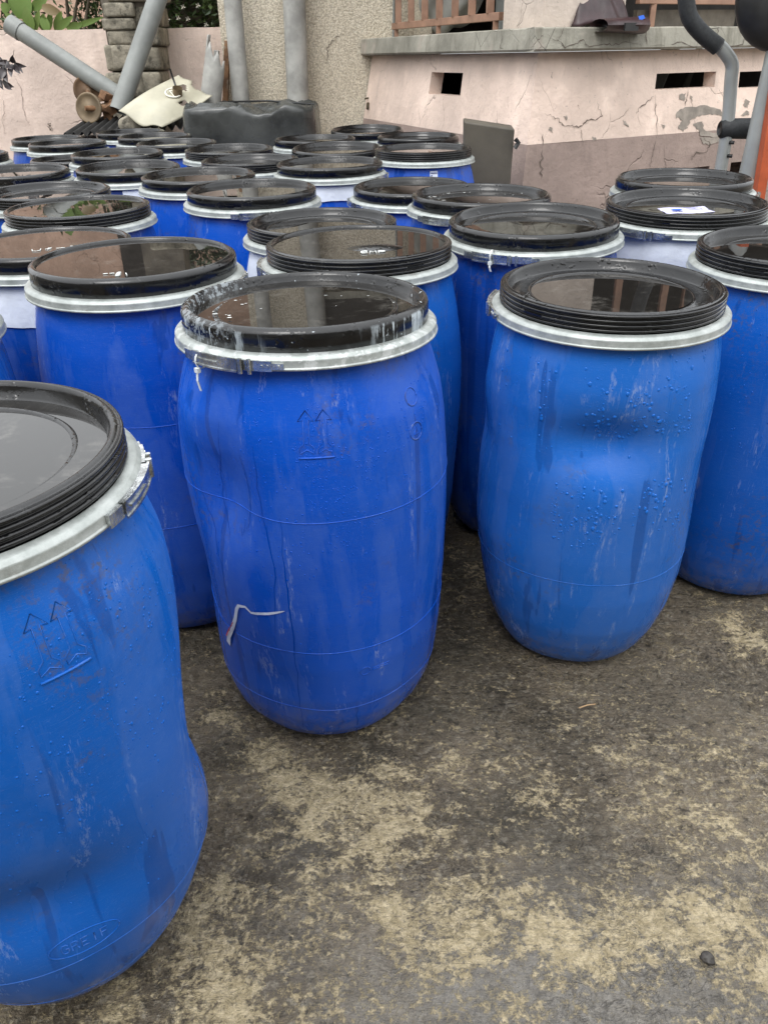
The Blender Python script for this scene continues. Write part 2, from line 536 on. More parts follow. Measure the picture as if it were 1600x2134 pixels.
M['pvc'] = simple('grey_pvc', (.21, .22, .208), .5, 0, .16, 3.5, .12, 30)
M['asbestos'] = simple('grey_fibre_cement', (.36, .355, .33), .8, 0, .25, 6, .4, 40)
M['cream'] = simple('cream_sheet_metal', (.42, .395, .30), .45, 0, .14, 5, .12, 20)
M['black'] = simple('black_plastic', (.018, .018, .018), .45, 0, .4, 6, .2, 18)
M['tank'] = simple('black_tarpaulin', (.040, .042, .040), .27, 0, .6, 3.5, .5, 9)
M['wood'] = simple('raw_wood', (.36, .24, .13), .8, 0, .2, 8, .3)
M['rail'] = simple('brown_rail_paint', (.32, .185, .125), .6, 0, .22, 8, .25)
M['tarp'] = simple('pale_tarpaulin', (.34, .34, .31), .7, 0, .18, 4, .2)
M['maroon'] = simple('maroon_leather', (.040, .020, .022), .42, 0, .35, 10, .3)
M['blue'] = simple('blue_print', (.02, .10, .48), .5, 0, .1, 10, 0)
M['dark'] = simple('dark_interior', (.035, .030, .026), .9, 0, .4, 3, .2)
M['binmat'] = simple('grey_brown_plastic', (.078, .068, .052), .6, 0, .25, 4, .2)
M['silver'] = simple('silver_paint', (.33, .345, .335), .38, .25, .12, 5, .06)
M['foam'] = simple('black_foam', (.022, .024, .026), .65, 0, .2, 30, .4, 90)
M['red'] = simple('red_paint', (.42, .085, .030), .45, 0, .2, 7, .1)
M['brass'] = simple('dull_brass', (.10, .085, .055), .45, .6, .3, 20, .2)
M['flange'] = simple('tan_flange', (.185, .135, .08), .6, .15, .3, 6, .2)
M['flange2'] = simple('brown_flange', (.15, .09, .05), .7, .15, .3, 6, .2)
M['wood_dark'] = simple('weathered_board', (.14, .12, .095), .85, 0, .3, 7, .4)
M['bark'] = simple('bark', (.10, .085, .06), .9, 0, .3, 12, .5)
M['hedge'] = mat_leaf('hedge_leaf', (.018, .038, .012), (.075, .115, .035))
M['bigleaf'] = mat_leaf('broad_leaf', (.070, .165, .045), (.20, .28, .075), .35)
M['dryleaf'] = mat_leaf('dry_leaf', (.16, .10, .05), (.24, .20, .10))
M['purple'] = mat_leaf('purple_leaf', (.022, .018, .020), (.075, .060, .062), .35)
M['petal'] = mat_leaf('white_petal', (.70, .68, .58), (.80, .78, .70))
M['pebbles'] = simple('grit', (.035, .03, .025), .5, 0, .4, 30, .4)

# ------------------------------------------------------------------ ground: one sheet, dense in front of the camera
def axis(lo, a, b, hi, fine):
    n = int((b - a) / fine)
    mid = np.linspace(a, b, n + 1)
    out, s, x = [], fine, a
    while x > lo:
        s *= 1.35
        x -= s
        out.append(x)
    left = np.array(out[::-1])
    out, s, x = [], fine, b
    while x < hi:
        s *= 1.35
        x += s
        out.append(x)
    return np.concatenate([left, mid, np.array(out)])
gx, gy = axis(-60, -.75, 1.65, 60, .0085), axis(-60, .55, 2.1, 90, .0085)
GX, GY = np.meshgrid(gx, gy)
near = sstep(-2.2, -1.2, GX) * sstep(3.2, 2.2, GX) * sstep(-.5, .2, GY) * sstep(5, 3, GY)
rel = (fbm(GX * 5, GY * 5, seed=3, o=5) - .5) * .016
rg = np.abs(fbm(GX * 17, GY * 17, seed=11, o=4) - .5) * 2
rel -= (1 - sstep(0, .30, rg)) * .009 * sstep(.45, .6, fbm(GX * 2.5, GY * 2.5, seed=21, o=3))
rel += (fbm(GX * 55, GY * 55, seed=5, o=3) - .5) * .004
GZ = np.minimum(rel * near, .005) - .007
TANS = [(560, 1590, .055, .9), (600, 1640, .06, 1), (660, 1640, .06, .8), (700, 1675, .06, 1), (745, 1640, .04, .9), (790, 1590, .035, .9), (690, 1715, .07, .8),
        (770, 1690, .06, 1), (800, 1740, .055, 1), (815, 1800, .04, .7), (640, 1850, .09, .35), (760, 1850, .07, .4), (820, 1890, .05, .8), (860, 1930, .06, .9),
        (940, 1890, .06, .9), (960, 1930, .06, 1), (900, 1985, .05, .7), (1000, 1960, .05, 1), (1060, 1900, .05, .8), (1140, 1920, .05, .8), (1170, 1970, .05, 1),
        (1215, 2000, .04, 1), (1260, 1915, .06, .8), (1320, 1940, .06, 1), (1400, 1945, .06, 1), (1450, 1900, .05, .8), (1500, 1950, .06, 1), (1570, 1930, .05, .7),
        (1590, 2015, .05, .9), (1300, 1870, .05, .6), (1470, 1830, .06, .5), (470, 1850, .05, .6), (440, 1900, .05, .7), (450, 1960, .05, .9), (475, 2040, .05, 1),
        (470, 2090, .05, .9), (430, 2120, .05, .7), (520, 2110, .07, .5), (450, 1490, .05, .6), (520, 1520, .05, .4), (560, 1760, .1, .25), (850, 1620, .08, .35),
        (920, 1600, .07, .4), (1000, 1590, .06, .3), (1130, 1640, .06, .45), (880, 1700, .06, .6), (860, 1780, .05, .3), (1480, 1700, .12, .45), (1560, 1600, .1, .35),
        (1570, 1330, .05, .8), (1530, 1300, .05, .6), (1300, 1560, .1, .30), (1420, 1590, .1, .35), (1550, 1800, .1, .4), (1040, 1800, .06, .35), (260, 2110, .06, .5),
        (560, 2000, .08, .3), (700, 1980, .06, .3), (1040, 2080, .05, .5), (1560, 2110, .06, .5), (1010, 1180, .06, .3)]
WETS = [(1000, 2110, .16, 1), (1200, 2090, .18, 1), (1400, 2080, .16, .9), (1550, 2130, .12, .7), (1250, 2180, .2, 1), (800, 2090, .12, .8), (650, 1950, .12, .35),
        (900, 2040, .07, .7), (1100, 2040, .10, .9), (1550, 1900, .10, .55), (1370, 1860, .07, .4), (650, 1780, .07, .2), (620, 1880, .08, .25), (1500, 2020, .06, .6)]
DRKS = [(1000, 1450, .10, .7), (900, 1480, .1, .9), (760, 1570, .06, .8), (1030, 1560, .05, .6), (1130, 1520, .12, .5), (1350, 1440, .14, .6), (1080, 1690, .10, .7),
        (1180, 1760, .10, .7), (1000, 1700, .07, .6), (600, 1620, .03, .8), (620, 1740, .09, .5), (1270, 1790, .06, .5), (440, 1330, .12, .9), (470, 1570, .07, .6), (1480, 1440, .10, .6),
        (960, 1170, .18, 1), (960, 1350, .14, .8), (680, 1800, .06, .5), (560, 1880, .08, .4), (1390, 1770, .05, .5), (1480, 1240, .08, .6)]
def blobs(L):
    acc = np.zeros_like(GX)
    wx = GX + (fbm(GX * 9, GY * 9, seed=31, o=4) - .5) * .10
    wy = GY + (fbm(GX * 9, GY * 9, seed=37, o=4) - .5) * .10
    for u, v, r, s in L:
        p = on_ground(u, v)
        acc = np.maximum(acc, s * np.exp(-((wx - p[0]) ** 2 + (wy - p[1]) ** 2) / (r * r * 1.3)))
    return acc
gm = MB().grid(np.stack([GX, GY, GZ], -1)).mesh('ground', True)
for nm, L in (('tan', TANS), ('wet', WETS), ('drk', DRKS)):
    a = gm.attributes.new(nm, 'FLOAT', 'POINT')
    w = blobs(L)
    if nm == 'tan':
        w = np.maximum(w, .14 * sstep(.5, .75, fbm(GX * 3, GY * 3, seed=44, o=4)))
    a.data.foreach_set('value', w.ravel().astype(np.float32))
tag(link('ground', gm, M['ground']), kind='structure')

st = empty('loose_stone', (*on_ground(1472, 1999), 0))
P = []
for k in range(60):
    z = 1 - 2 * (k + .5) / 60
    a = k * 2.39996
    r = math.sqrt(1 - z * z)
    P.append(Vector((r * math.cos(a), r * math.sin(a), z)))
import bmesh
def pebble(name, size, seed, mat, parent=None, loc=(0, 0, 0), squash=(1, 1, 1), jit=.25):
    bm = bmesh.new()
    bmesh.ops.create_icosphere(bm, subdivisions=3, radius=1.0)
    for v in bm.verts:
        c = v.co
        k = 1 + jit * (float(fbm(c.x * 1.6 + 9, c.y * 1.6 + 9, c.z * 1.6 + 9, seed, 3)) - .5) * 2
        v.co = Vector((c.x * squash[0], c.y * squash[1], c.z * squash[2])) * k * size
    me = bpy.data.meshes.new(name)
    bm.to_mesh(me)
    bm.free()
    me.polygons.foreach_set('use_smooth', [True] * len(me.polygons))
    return link(name, me, mat, parent, loc)
bpy.data.objects.remove(st)
tag(pebble('loose_stone', .011, 3, M['pebbles'], None, (*on_ground(1472, 1999), .003), (1, 1, .7), .45), 'small dark loose stone on the straw coloured wet ground', 'stone')
sg = MB()
pa, pb = on_ground(1240, 1470), on_ground(1205, 1478)
sg.tube([(*pb, .004), (*((pa + pb) / 2), .007), (*pa, .004)], .0018, 6)
tag(sg.build('straw_stick', M['wood'], smooth=True), 'short pale straw lying on the dark wet ground', 'straw')

# added unseen walls behind and left of the camera, shading the lower drums
yw = MB().box((0, -2.6, 1.55), (11.0, .22, 3.2)).box((0, -2.6, 3.19), (11.2, .34, .08)).box((-5.4, 1.0, 1.2), (.22, 7.0, 2.5)).build('shading_wall', M['concrete'])
tag(yw, kind='structure')

# ------------------------------------------------------------------ pebbledash building
YB = 7.0
def X_at(u, v, y):
    return at(u, v, y)[0]
xL, xR = X_at(463, 100, YB), X_at(862, 60, YB)
house = empty('pebbledash_house', ((xL + xR) / 2, YB, 0))
hx = (xL + xR) / 2
mb = MB()
prof = [(xL, YB), (xR, YB), (xR + .12, YB - .25), (xR + .16, YB - .20), (xR + .16, YB + 3.0), (xL, YB + 3.0)]
n = len(prof)
mb.add([(x - hx, y - YB, z) for z in (-.05, 4.3) for x, y in prof],
       [tuple(range(n - 1, -1, -1)), tuple(range(n, 2 * n))] + [(i, (i + 1) % n, n + (i + 1) % n, n + i) for i in range(n)])
mb.build('wall', M['pebble'], house)
win = MB().box((0, 0, 0), (.62, .05, 1.5)).build('window', M['dark'], house, (X_at(655, 100, YB) - hx + .25, -.012, 3.1))
MB().box((0, 0, 0), (.70, .06, .06)).build('window_sill', M['concrete'], win, (0, -.03, -.79))
p0, p1 = at(821, 0, YB - .02), at(819, 90, YB - .02)
MB().tube([(p0[0] - hx, -.02, 4.2), (p0[0] - hx, -.02, p0[2]), (p1[0] - hx, -.02, 1.3)], .009, 8).build('conduit', M['pvc'], house, smooth=True)
mb = MB()
pt = [on_plane(u, v, (0, YB - .004, 0), np.array([0, 1, 0])) for u, v in ((714, 70), (700, 78), (690, 88), (682, 103), (683, 120), (681, 140))]
def ribbon(pts, wid, nrm, seed=0, sub=5):
    """flat strip that follows the points on a surface with normal nrm"""
    r = random.Random(seed)
    nrm = Vector(nrm).normalized()
    path = []
    for a, b in zip(pts[:-1], pts[1:]):
        for k in range(sub):
            path.append(Vector(a).lerp(Vector(b), k / sub))
    path.append(Vector(pts[-1]))
    out = MB()
    rows = []
    N = len(path)
    for i, p in enumerate(path):
        d = (path[min(i + 1, N - 1)] - path[max(i - 1, 0)]).normalized()
        s = nrm.cross(d).normalized()
        w = wid * .48 * (.35 + 1.0 * r.random()) * (0.25 + min(1, 4 * min(i, N - 1 - i) / N)) / 1.25
        j = s * (r.random() - .5) * wid * 1.5
        rows.append([list(p + j - s * w / 2), list(p + j + s * w / 2)])
    return out.grid(np.array(rows))
rb = ribbon([q - [hx, YB, 0] for q in pt], .012, (0, -1, 0), 4)
rb.build('root_stain', M['wood_dark'], house)
tag(house, 'tall house wall of tan pebbledash behind the black tank', 'house')

tapo = empty('water_tap', at(772, 215, YB - .03))
tm = MB().tube([(0.03, .03, 0), (-.01, -.03, 0), (-.02, -.07, -.004), (-.024, -.09, -.035)], [.014, .014, .013, .011], 10)
tm.build('spout', M['brass'], tapo, smooth=True)
MB().tube([(-.012, -.035, .01), (-.012, -.035, .04)], .006, 8).tube([(-.045, -.035, .032), (.02, -.035, .046)], .0055, 8).build('handle', M['brass'], tapo, smooth=True)
tag(tapo, 'small dark metal water tap on the pebbledash wall', 'tap')

# ------------------------------------------------------------------ garden wall on the left, salmon house and plants behind it
YW = 7.45
wz = at(300, 60, YW)[2]
mb = MB()
cols = np.linspace(-4.6, xL + .05, 60)
rows = []
for i, (zf, dy) in enumerate(((0, 0), (1, 0), (1, .18), (0, .18))):
    r_ = []
    for x in cols:
        top = wz + .022 * (float(fbm(x * 3, 2.2, seed=8)) - .5) + (x - xL) * -.004
        r_.append((x, YW + dy + .006 * math.sin(x * 5), zf * top - (.05 if zf == 0 else 0)))
    rows.append(r_)
mb.grid(np.array(rows))
gw = mb.build('garden_wall', M['pink'])
tag(gw, 'low pink plastered garden wall behind the stone pillar', 'wall')
for i, L in enumerate(([(30, 158), (45, 185), (47, 215), (52, 240), (62, 262)], [(100, 255), (107, 262), (104, 268), (112, 272)], [(5, 200), (10, 225), (6, 250), (12, 290)])):
    ribbon([on_plane(u, v, (0, YW - .010, 0), np.array([0, 1, 0])) for u, v in L], .008 if i != 1 else .03, (0, -1, 0), i).build('crack', M['plinth'] if i != 1 else M['crack'], gw)

sal = empty('salmon_house', (-3.0, 10.5, 0))
MB().box((0, 0, 2.1), (7.5, .3, 4.3)).build('wall', M['salmon'], sal)
MB().box((0, -.25, 4.3), (8.0, 1.0, .12)).build('roof_edge', M['concrete'], sal)
wnd = MB().box((.2, -.165, 2.6), (.9, .05, 1.1)).build('window', M['dark'], sal)
tag(sal, 'salmon pink house wall behind the garden plants', 'house')

def leafy(count, fn, size, seed, fold=.25, elong=2.0):
    r = random.Random(seed)
    V, F = [], []
    for _ in range(count):
        c, bias = fn(r)
        d = Vector((r.gauss(0, 1), r.gauss(0, 1), r.gauss(0, .8) + bias)).normalized()
        a = d.cross(Vector((r.random() - .5, r.random() - .5, 1))).normalized()
        nn = d.cross(a)
        s = size * (.6 + .8 * r.random())
        b = len(V)
        c = Vector(c)
        for q in (c, c + d * s * .45 + a * s / elong * .55 + nn * s * fold * .3, c + d * s, c + d * s * .45 - a * s / elong * .55 + nn * s * fold * .3, c + d * s * .5):
            V.append(tuple(q))
        F += [(b, b + 1, b + 4), (b + 1, b + 2, b + 4), (b + 2, b + 3, b + 4), (b + 3, b, b + 4)]
    return MB().add(V, F)

# clipped hedge, to the right of the pillar
hd = empty('hedge', (-1.9, 8.1, 0))
x0, x1 = X_at(300, 20, 8.1) + 1.9, X_at(470, 20, 8.1) + 1.9
def hfn(r):
    x = x0 + (x1 - x0) * r.random()
    z = .8 + 1.5 * r.random() ** .8
    y = -.18 + .45 * r.random()
    return (x, y + .10 * math.sin(x * 9 + z * 7), z), .1
leafy(5200, hfn, .055, 5).build('crown', M['hedge'], hd)
MB().box(((x0 + x1) / 2, .25, 1.35), (x1 - x0, .22, 1.7)).build('inner_twigs', M['bark'], hd)
for k in range(5):
    x = x0 + (x1 - x0) * (k + .5) / 5
    MB().tube([(x, .1, 0), (x + .03, .1, .6), (x - .02, .12, 1.3)], [.022, .018, .010], 7).build('stem', M['bark'], hd, smooth=True)
for u, v in ((413, 12), (382, 15), (392, 40), (430, 52), (350, 40), (372, 38)):
    p = at(u, v, 7.86)
    fl = MB()
    for k in range(5):
        a = k * 1.2566
        q = Vector((math.cos(a), -.25, math.sin(a)))
        fl.add([(0, 0, 0), q * .011 + Vector((0, -.008, .006)), q * .022, q * .011 + Vector((.005, -.006, -.006))], [(0, 1, 2, 3)])
    fl.build('flower', M['petal'], hd, p - np.array([-1.9, 8.1, 0]))
tag(hd, 'dark green leafy hedge with small white flowers above the garden wall', 'hedge')

def blade(L, W, bend, nseg=7, fold=.22):
    rows = []
    for i in range(nseg + 1):
        t = i / nseg
        w = W * (math.sin(math.pi * min(1, .06 + .94 * t)) ** .75) * (1 - .25 * t)
        z = L * t
        y = bend * L * t * t
        rows.append([(-w / 2, y - fold * w * .5, z), (0, y, z), (w / 2, y - fold * w * .5, z)])
    return np.array(rows)
def rot_pts(P, rx, ry, rz, off):
    Mx = Matrix.Rotation(rz, 3, 'Z') @ Matrix.Rotation(ry, 3, 'Y') @ Matrix.Rotation(rx, 3, 'X')
    A = np.array(Mx)
    return P @ A.T + np.array(off)
bp = empty('broad_leaf_plant', at(90, 62, 7.95) * [1, 1, 0])
bo = np.array(bp.location)
rr = random.Random(4)
MB().tube([(0, 0, 0), (.02, 0, .6), (-.02, 0, 1.15)], [.03, .024, .016], 8).build('stem', M['bark'], bp, smooth=True)
for u, v, tu, tv, W in ((66, 66, 53, 12, .11), (73, 66, 82, 20, .06), (100, 66, 88, 28, .09), (103, 62, 106, 20, .06), (116, 63, 128, 24, .075), (118, 62, 152, 34, .07), (60, 64, 6, 24, .08), (140, 60, 172, 50, .08),
                        (48, 40, 38, -40, .22), (66, 20, 100, -8, .09), (20, 22, 2, 8, .10), (150, 58, 215, 36, .05), (86, 60, 92, 30, .07)):
    a, b = at(u, v, 7.9 + .1 * rr.random()), at(tu, tv, 7.85 + .1 * rr.random())
    d = b - a
    L = float(np.linalg.norm(d))
    Pt = blade(L, W, .06)
    zz = Vector(d).normalized()
    yy = Vector((0, 1, .2)) - zz * zz.dot(Vector((0, 1, .2)))
    yy.normalize()
    xx = yy.cross(zz)
    A = np.array([list(xx), list(yy), list(zz)])
    MB().grid(Pt @ A + (a - bo)).build('leaf', M['bigleaf'], bp, smooth=True)
MB().grid(rot_pts(blade(.16, .09, .3), .3, 1.9, .2, at(88, 14, 7.9) - bo)).build('leaf', M['dryleaf'], bp, smooth=True)
tag(bp, 'broad leaved green plant rising behind the pink garden wall', 'plant')

sh = empty('slender_shrub', at(150, 50, 8.5) * [1, 1, 0])
so = np.array(sh.location)
for k, (u, tu, tv) in enumerate(((146, 136, -30), (150, 165, -20), (20, 14, -20), (175, 190, -30))):
    a, b = at(u, 70, 8.5), at(tu, tv, 8.5)
    a2 = a.copy()
    a2[2] = 0
    MB().tube([a2 - so, a - so, b - so], [.02, .018, .010], 7).build('stem', M['bark'], sh, smooth=True)
def sfn(r):
    u = r.choice((20, 175, 200, 60, 195))
    return at(u + r.gauss(0, 22), r.uniform(-40, 66), 8.5 + r.random() * .3) - so, .0
leafy(900, sfn, .07, 9, elong=2.6).build('crown', M['hedge'], sh)
tag(sh, 'thin stemmed dark shrub between garden wall and salmon house', 'shrub')

pl = empty('purple_leaved_shrub', at(-60, 300, 6.4) * [1, 1, 0])
po = np.array(pl.location)
stem = [np.array([0, 0, 0.]), at(-40, 260, 6.4) - po, at(-10, 190, 6.4) - po, at(8, 140, 6.4) - po, at(24, 125, 6.4) - po]
MB().tube(stem, [.016, .012, .007, .004, .002], 7).build('stem', M['bark'], pl, smooth=True)
MB().tube([at(8, 140, 6.4) - po, at(28, 118, 6.4) - po, at(30, 104, 6.4) - po], [.003, .002, .0015], 6).build('twig', M['bark'], pl, smooth=True)
MB().tube([at(-10, 190, 6.4) - po, at(10, 172, 6.4) - po], .002, 6).build('twig', M['bark'], pl, smooth=True)
for k, (u, v, tu, tv, W) in enumerate(((30, 132, 26, 118, .05), (26, 134, 22, 158, .055), (30, 134, 40, 152, .045), (32, 132, 52, 140, .035), (36, 132, 46, 150, .03), (12, 140, 0, 165, .06), (8, 142, 14, 170, .06),
                                       (0, 138, 12, 126, .05), (-6, 150, 4, 185, .06), (6, 168, 26, 182, .05), (10, 172, 22, 186, .045), (-14, 160, 2, 178, .06), (-4, 120, 10, 134, .05), (-12, 140, -2, 160, .06), (14, 130, 22, 142, .05))):
    a, b = at(u, v, 6.4), at(tu, tv, 6.33)
    d = b - a
    L = float(np.linalg.norm(d))
    zz = Vector(d).normalized()
    yy = Vector((.2 * math.sin(k), 1, .3 * math.cos(k * 2)))
    yy -= zz * zz.dot(yy)
    yy.normalize()
    A = np.array([list(yy.cross(zz)), list(yy), list(zz)])
    MB().grid(blade(L, W, .15, 5, .5) @ A + (a - po)).build('leaf', M['purple'], pl, smooth=True)
tag(pl, 'shrub twig with dark purple leaves against the pink wall', 'shrub')

# ------------------------------------------------------------------ stone pillar, block by block
YP = 7.12
pil = empty('stone_pillar', at(276, 190, YP + .15) * [1, 1, 0])
pio = np.array([float(k) for k in pil.location])
def stone(u0, v0, u1, v1, seed, dy=0.0, depth=.34):
    a, b = at(u0, v1, YP + dy), at(u1, v0, YP + dy)
    bm = bmesh.new()
    bmesh.ops.create_cube(bm, size=1.0)
    bmesh.ops.subdivide_edges(bm, edges=bm.edges[:], cuts=7, use_grid_fill=True)
    w, h = b[0] - a[0], b[2] - a[2]
    c = np.array([(a[0] + b[0]) / 2, YP + dy + depth / 2, (a[2] + b[2]) / 2])
    for v in bm.verts:
        q = v.co * 2
        k = (abs(q.x) ** 14 + abs(q.y) ** 14 + abs(q.z) ** 14) ** (-1 / 14)
        q = q * k * (1 + .10 * (float(fbm(q.x * 1.5 + 5, q.y * 1.5 + 5, q.z * 1.5 + 5, seed, 3)) - .5))
        v.co = Vector((q.x * w / 2 * 1.0, q.y * depth / 2, q.z * h / 2 * 1.0))
    me = bpy.data.meshes.new('stone')
    bm.to_mesh(me)
    bm.free()
    me.polygons.foreach_set('use_smooth', [True] * len(me.polygons))
    link('stone', me, M['stone'], pil, c - pio)
for k, s_ in enumerate(((226, 150, 297, 205), (299, 149, 333, 200), (224, 93, 240, 149), (237, 92, 290, 148), (291, 97, 330, 147), (226, 62, 292, 95), (293, 56, 330, 96), (213, 36, 278, 64), (275, 12, 328, 56),
                        (216, 4, 276, 36), (222, -40, 332, 4), (222, -90, 330, -40), (228, 205, 334, 260), (226, 260, 334, 330), (226, 330, 334, 420), (226, 420, 334, 520))):
    stone(*s_, seed=k * 3 + 1, dy=.01 * (k % 3) + (.05 if k in (8,) else 0), depth=.36 + .03 * (k % 2))
MB().box((at(281, 110, YP + .15)[0] - pio[0], .04, 1.15), (.36, .22, 2.2)).build('mortar_core', M['wood_dark'], pil)
zb = at(276, 518, YP)[2]
MB().box((0, .05, zb / 2), (.52, .36, max(.02, zb))).build('footing', M['concrete'], pil)
tag(pil, 'mossy pillar of rough stacked stone blocks against the garden wall', 'pillar')

# ------------------------------------------------------------------ junk in the corner: pipes, posts, sheets, spool
def pipe(name, a, b, r, mat, label, coupling=False, group=None):
    a, b = np.array(a), np.array(b)
    root = empty(name, b)
    d = a - b
    L = np.linalg.norm(d)
    w = MB()
    t0 = Vector(d / L)
    N = 14
    pth = [np.zeros(3) + d * k / N for k in range(N + 1)]
    w.tube(pth, r, 20, caps=False)
    w.tube(pth, r * .88, 20, caps=False)
    w.build('tube', mat, root, smooth=True)
    if coupling:
        MB().tube([d - np.array(t0) * .10, d - np.array(t0) * .0], r * 1.10, 20, caps=False).tube([d - np.array(t0) * .10, d], r * .9, 20, caps=False).build('collar', mat, root, smooth=True)
    tag(root, label, 'pipe', group)
    return root
pipe('plastic_pipe', at(20, 50, 6.95), at(262, 208, 6.75), .062, M['pvc'], 'grey plastic pipe with a socket end leaning out over the garden wall', True)
pipe('plastic_pipe', at(352, -70, 7.02), at(248, 232, 6.62), .068, M['pvc'], 'steep grey plastic pipe propped across the stone pillar')
a, b = at(613, 0, 6.86), at(622, 230, 6.86)
d_ = (a - b) / (a[2] - b[2])
pipe('fibre_cement_pole', b + d_ * (3.9 - b[2]), b - d_ * b[2], .083, M['asbestos'], 'thick upright grey pole standing behind the black tank')
a, b = at(485, 0, 6.84), at(503, 215, 6.84)
d_ = (a - b) / (a[2] - b[2])
pipe('fibre_cement_pole', b + d_ * (3.6 - b[2]), b - d_ * b[2], .066, M['asbestos'], 'slim leaning grey pole beside the rusty post')
# split pipe with a ragged end
sp_ = empty('split_pipe', at(424, 215, 6.7))
a, b = at(455, 72, 6.78) - np.array(sp_.location), np.array([0, 0, -.2])
rows = []
r2 = random.Random(2)
for j in range(15):
    ang = math.pi * 1.35 * (j / 14 - .5) + math.pi
    cut = 1 - (.42 * (j / 14) ** 1.2 + .06 * math.sin(j * 2.1)) if j > 2 else 1
    cut = max(.42, cut)
    col_ = []
    for k in range(12):
        t = k / 11 * cut
        c = b + (a - b) * t
        col_.append((c[0] - .07 * math.sin(ang), c[1] + .07 * math.cos(ang), c[2]))
    rows.append(col_)
g1 = np.array(rows)
w = MB().grid(g1)
o_ = w.build('shell', M['asbestos'], sp_, smooth=True)
md = o_.modifiers.new('thick', 'SOLIDIFY')
md.thickness = .009
tag(sp_, 'broken pale half pipe with a ragged edge beside the rusty post', 'pipe')
a, b = at(474, 85, 6.9), at(470, 225, 6.9)
d_ = (a - b) / (a[2] - b[2])
rp = MB().bar(b - d_ * b[2], a, .055, .04).build('rusty_post', M['rust'])
bevel(rp, .003)
tag(rp, 'rusty brown iron post leaning by the grey pole', 'post')
a, b = at(452, 105, 6.93), at(448, 225, 6.93)
d_ = (a - b) / (a[2] - b[2])
tag(bevel(MB().bar(b - d_ * b[2], a, .09, .03).build('grey_board', M['asbestos'])), 'grey upright board between split pipe and rusty post', 'board')

# cream sheet of metal: bent, with a hole
cs = empty('cream_metal_sheet', at(300, 262, 6.45) * [1, 1, 0])
co = np.array([float(k) for k in cs.location])
corners = [at(248, 232, 6.33), at(372, 154, 6.75), at(443, 203, 6.62), at(338, 266, 6.25)]
nu, nv = 34, 22
P = np.zeros((nv, nu, 3))
for i in range(nv):
    for j in range(nu):
        s, t = j / (nu - 1), i / (nv - 1)
        p = (corners[0] * (1 - s) + corners[1] * s) * (1 - t) + (corners[3] * (1 - s) + corners[2] * s) * t
        p = p + np.array([0, -.045, .012]) * math.sin(math.pi * s) * math.sin(math.pi * t) + np.array([0, .0, .02]) * math.sin(3 * math.pi * t + s * 4) * .6
        p = p + np.array([0, 0, -.03]) * max(0, .18 - s) / .18 * math.sin(math.pi * t) - co
        P[i, j] = p
mbs = MB()
fs = []
for i in range(nv - 1):
    for j in range(nu - 1):
        s, t = (j + .5) / (nu - 1), (i + .5) / (nv - 1)
        if ((s - .80) / .075) ** 2 + ((t - .42) / .13) ** 2 < 1 or ((s - .60) / .07) ** 2 + ((t - .76) / .07) ** 2 < 1 or (s > .93 and abs(t - .55) < .08 * (s - .9) * 20):
            continue
        fs.append((i * nu + j, i * nu + j + 1, (i + 1) * nu + j + 1, (i + 1) * nu + j))
mbs.add(P.reshape(-1, 3), fs)
o_ = mbs.build('sheet', M['cream'], cs, smooth=True)
o_.modifiers.new('thick', 'SOLIDIFY').thickness = .004
pm = P[9, 24]
tub = MB()
ax = Vector((.10, -.25, .95)).normalized()
tub.tube([pm + np.array([0, -.02, -.07]), pm + np.array([.02, -.06, .02])], .035, 14, caps=False).build('spout', M['flange'], cs, smooth=True)
MB().tube([pm + np.array([0, -.01, .02]), pm + np.array([-.03, 0, .14])], .007, 6).build('rod', M['black'], cs, smooth=True)
em = MB()
e0, eu, ev = Vector(P[10, 21]), Vector(P[10, 24] - P[10, 21]).normalized(), Vector(P[13, 21] - P[10, 21]).normalized()
en = eu.cross(ev).normalized()
if en.y > 0:
    en = -en
ringpts = [e0 + en * .012 + eu * .055 * math.cos(t) + ev * .05 * math.sin(t) for t in np.linspace(.6, 5.6, 22)]
em.tube(ringpts, .006, 6)
em.tube([e0 + en * .012 - eu * .03 + ev * .03, e0 + en * .012 - ev * .03, e0 + en * .012 + eu * .03 + ev * .02], .005, 6)
em.build('emblem', M['petal'], cs, smooth=True)
MB().box((.1, .1, .30), (.5, .35, .6)).build('prop_block', M['dark'], cs)
tag(cs, 'bent cream painted metal sheet with a torn hole and round emblem', 'sheet metal')

# black corrugated sheet lying below it
ck = empty('corrugated_sheet', at(260, 290, 6.4) * [1, 1, 0])
ko = np.array([float(k) for k in ck.location])
A0, A1 = at(132, 282, 6.36), at(398, 262, 6.36)
B0, B1 = at(185, 248, 6.72), at(392, 240, 6.72)
nu, nv = 90, 6
P = np.zeros((nv, nu, 3))
for i in range(nv):
    for j in range(nu):
        s, t = j / (nu - 1), i / (nv - 1)
        p = (A0 * (1 - s) + A1 * s) * (1 - t) + (B0 * (1 - s) + B1 * s) * t
        P[i, j] = p + np.array([0, 0, .018 * math.sin(s * 2 * math.pi * 15)]) - ko
M['dull_black'] = simple('dull_black_sheet', (.014, .013, .012), .85, 0, .4, 6, .2, 18)
o_ = MB().grid(P).build('sheet', M['dull_black'], ck, smooth=True)
o_.modifiers.new('thick', 'SOLIDIFY').thickness = .005
for k, (u, v, y) in enumerate(((185, 300, 6.55), (360, 300, 6.5))):
    q = at(u, v, y)
    MB().box((q[0] - ko[0], q[1] - ko[1], .42), (.12, .22, .84)).build('support', M['wood_dark'], ck)
tag(ck, 'black corrugated roofing sheet with a scalloped edge under the cream sheet', 'sheet')
rb_ = pebble('rubble_stone', .075, 12, M['stone'], None, at(276, 262, 6.42), (1.3, 1, 1), .3)
tag(rb_, 'pale rubble lump lying on the black corrugated sheet', 'stone')

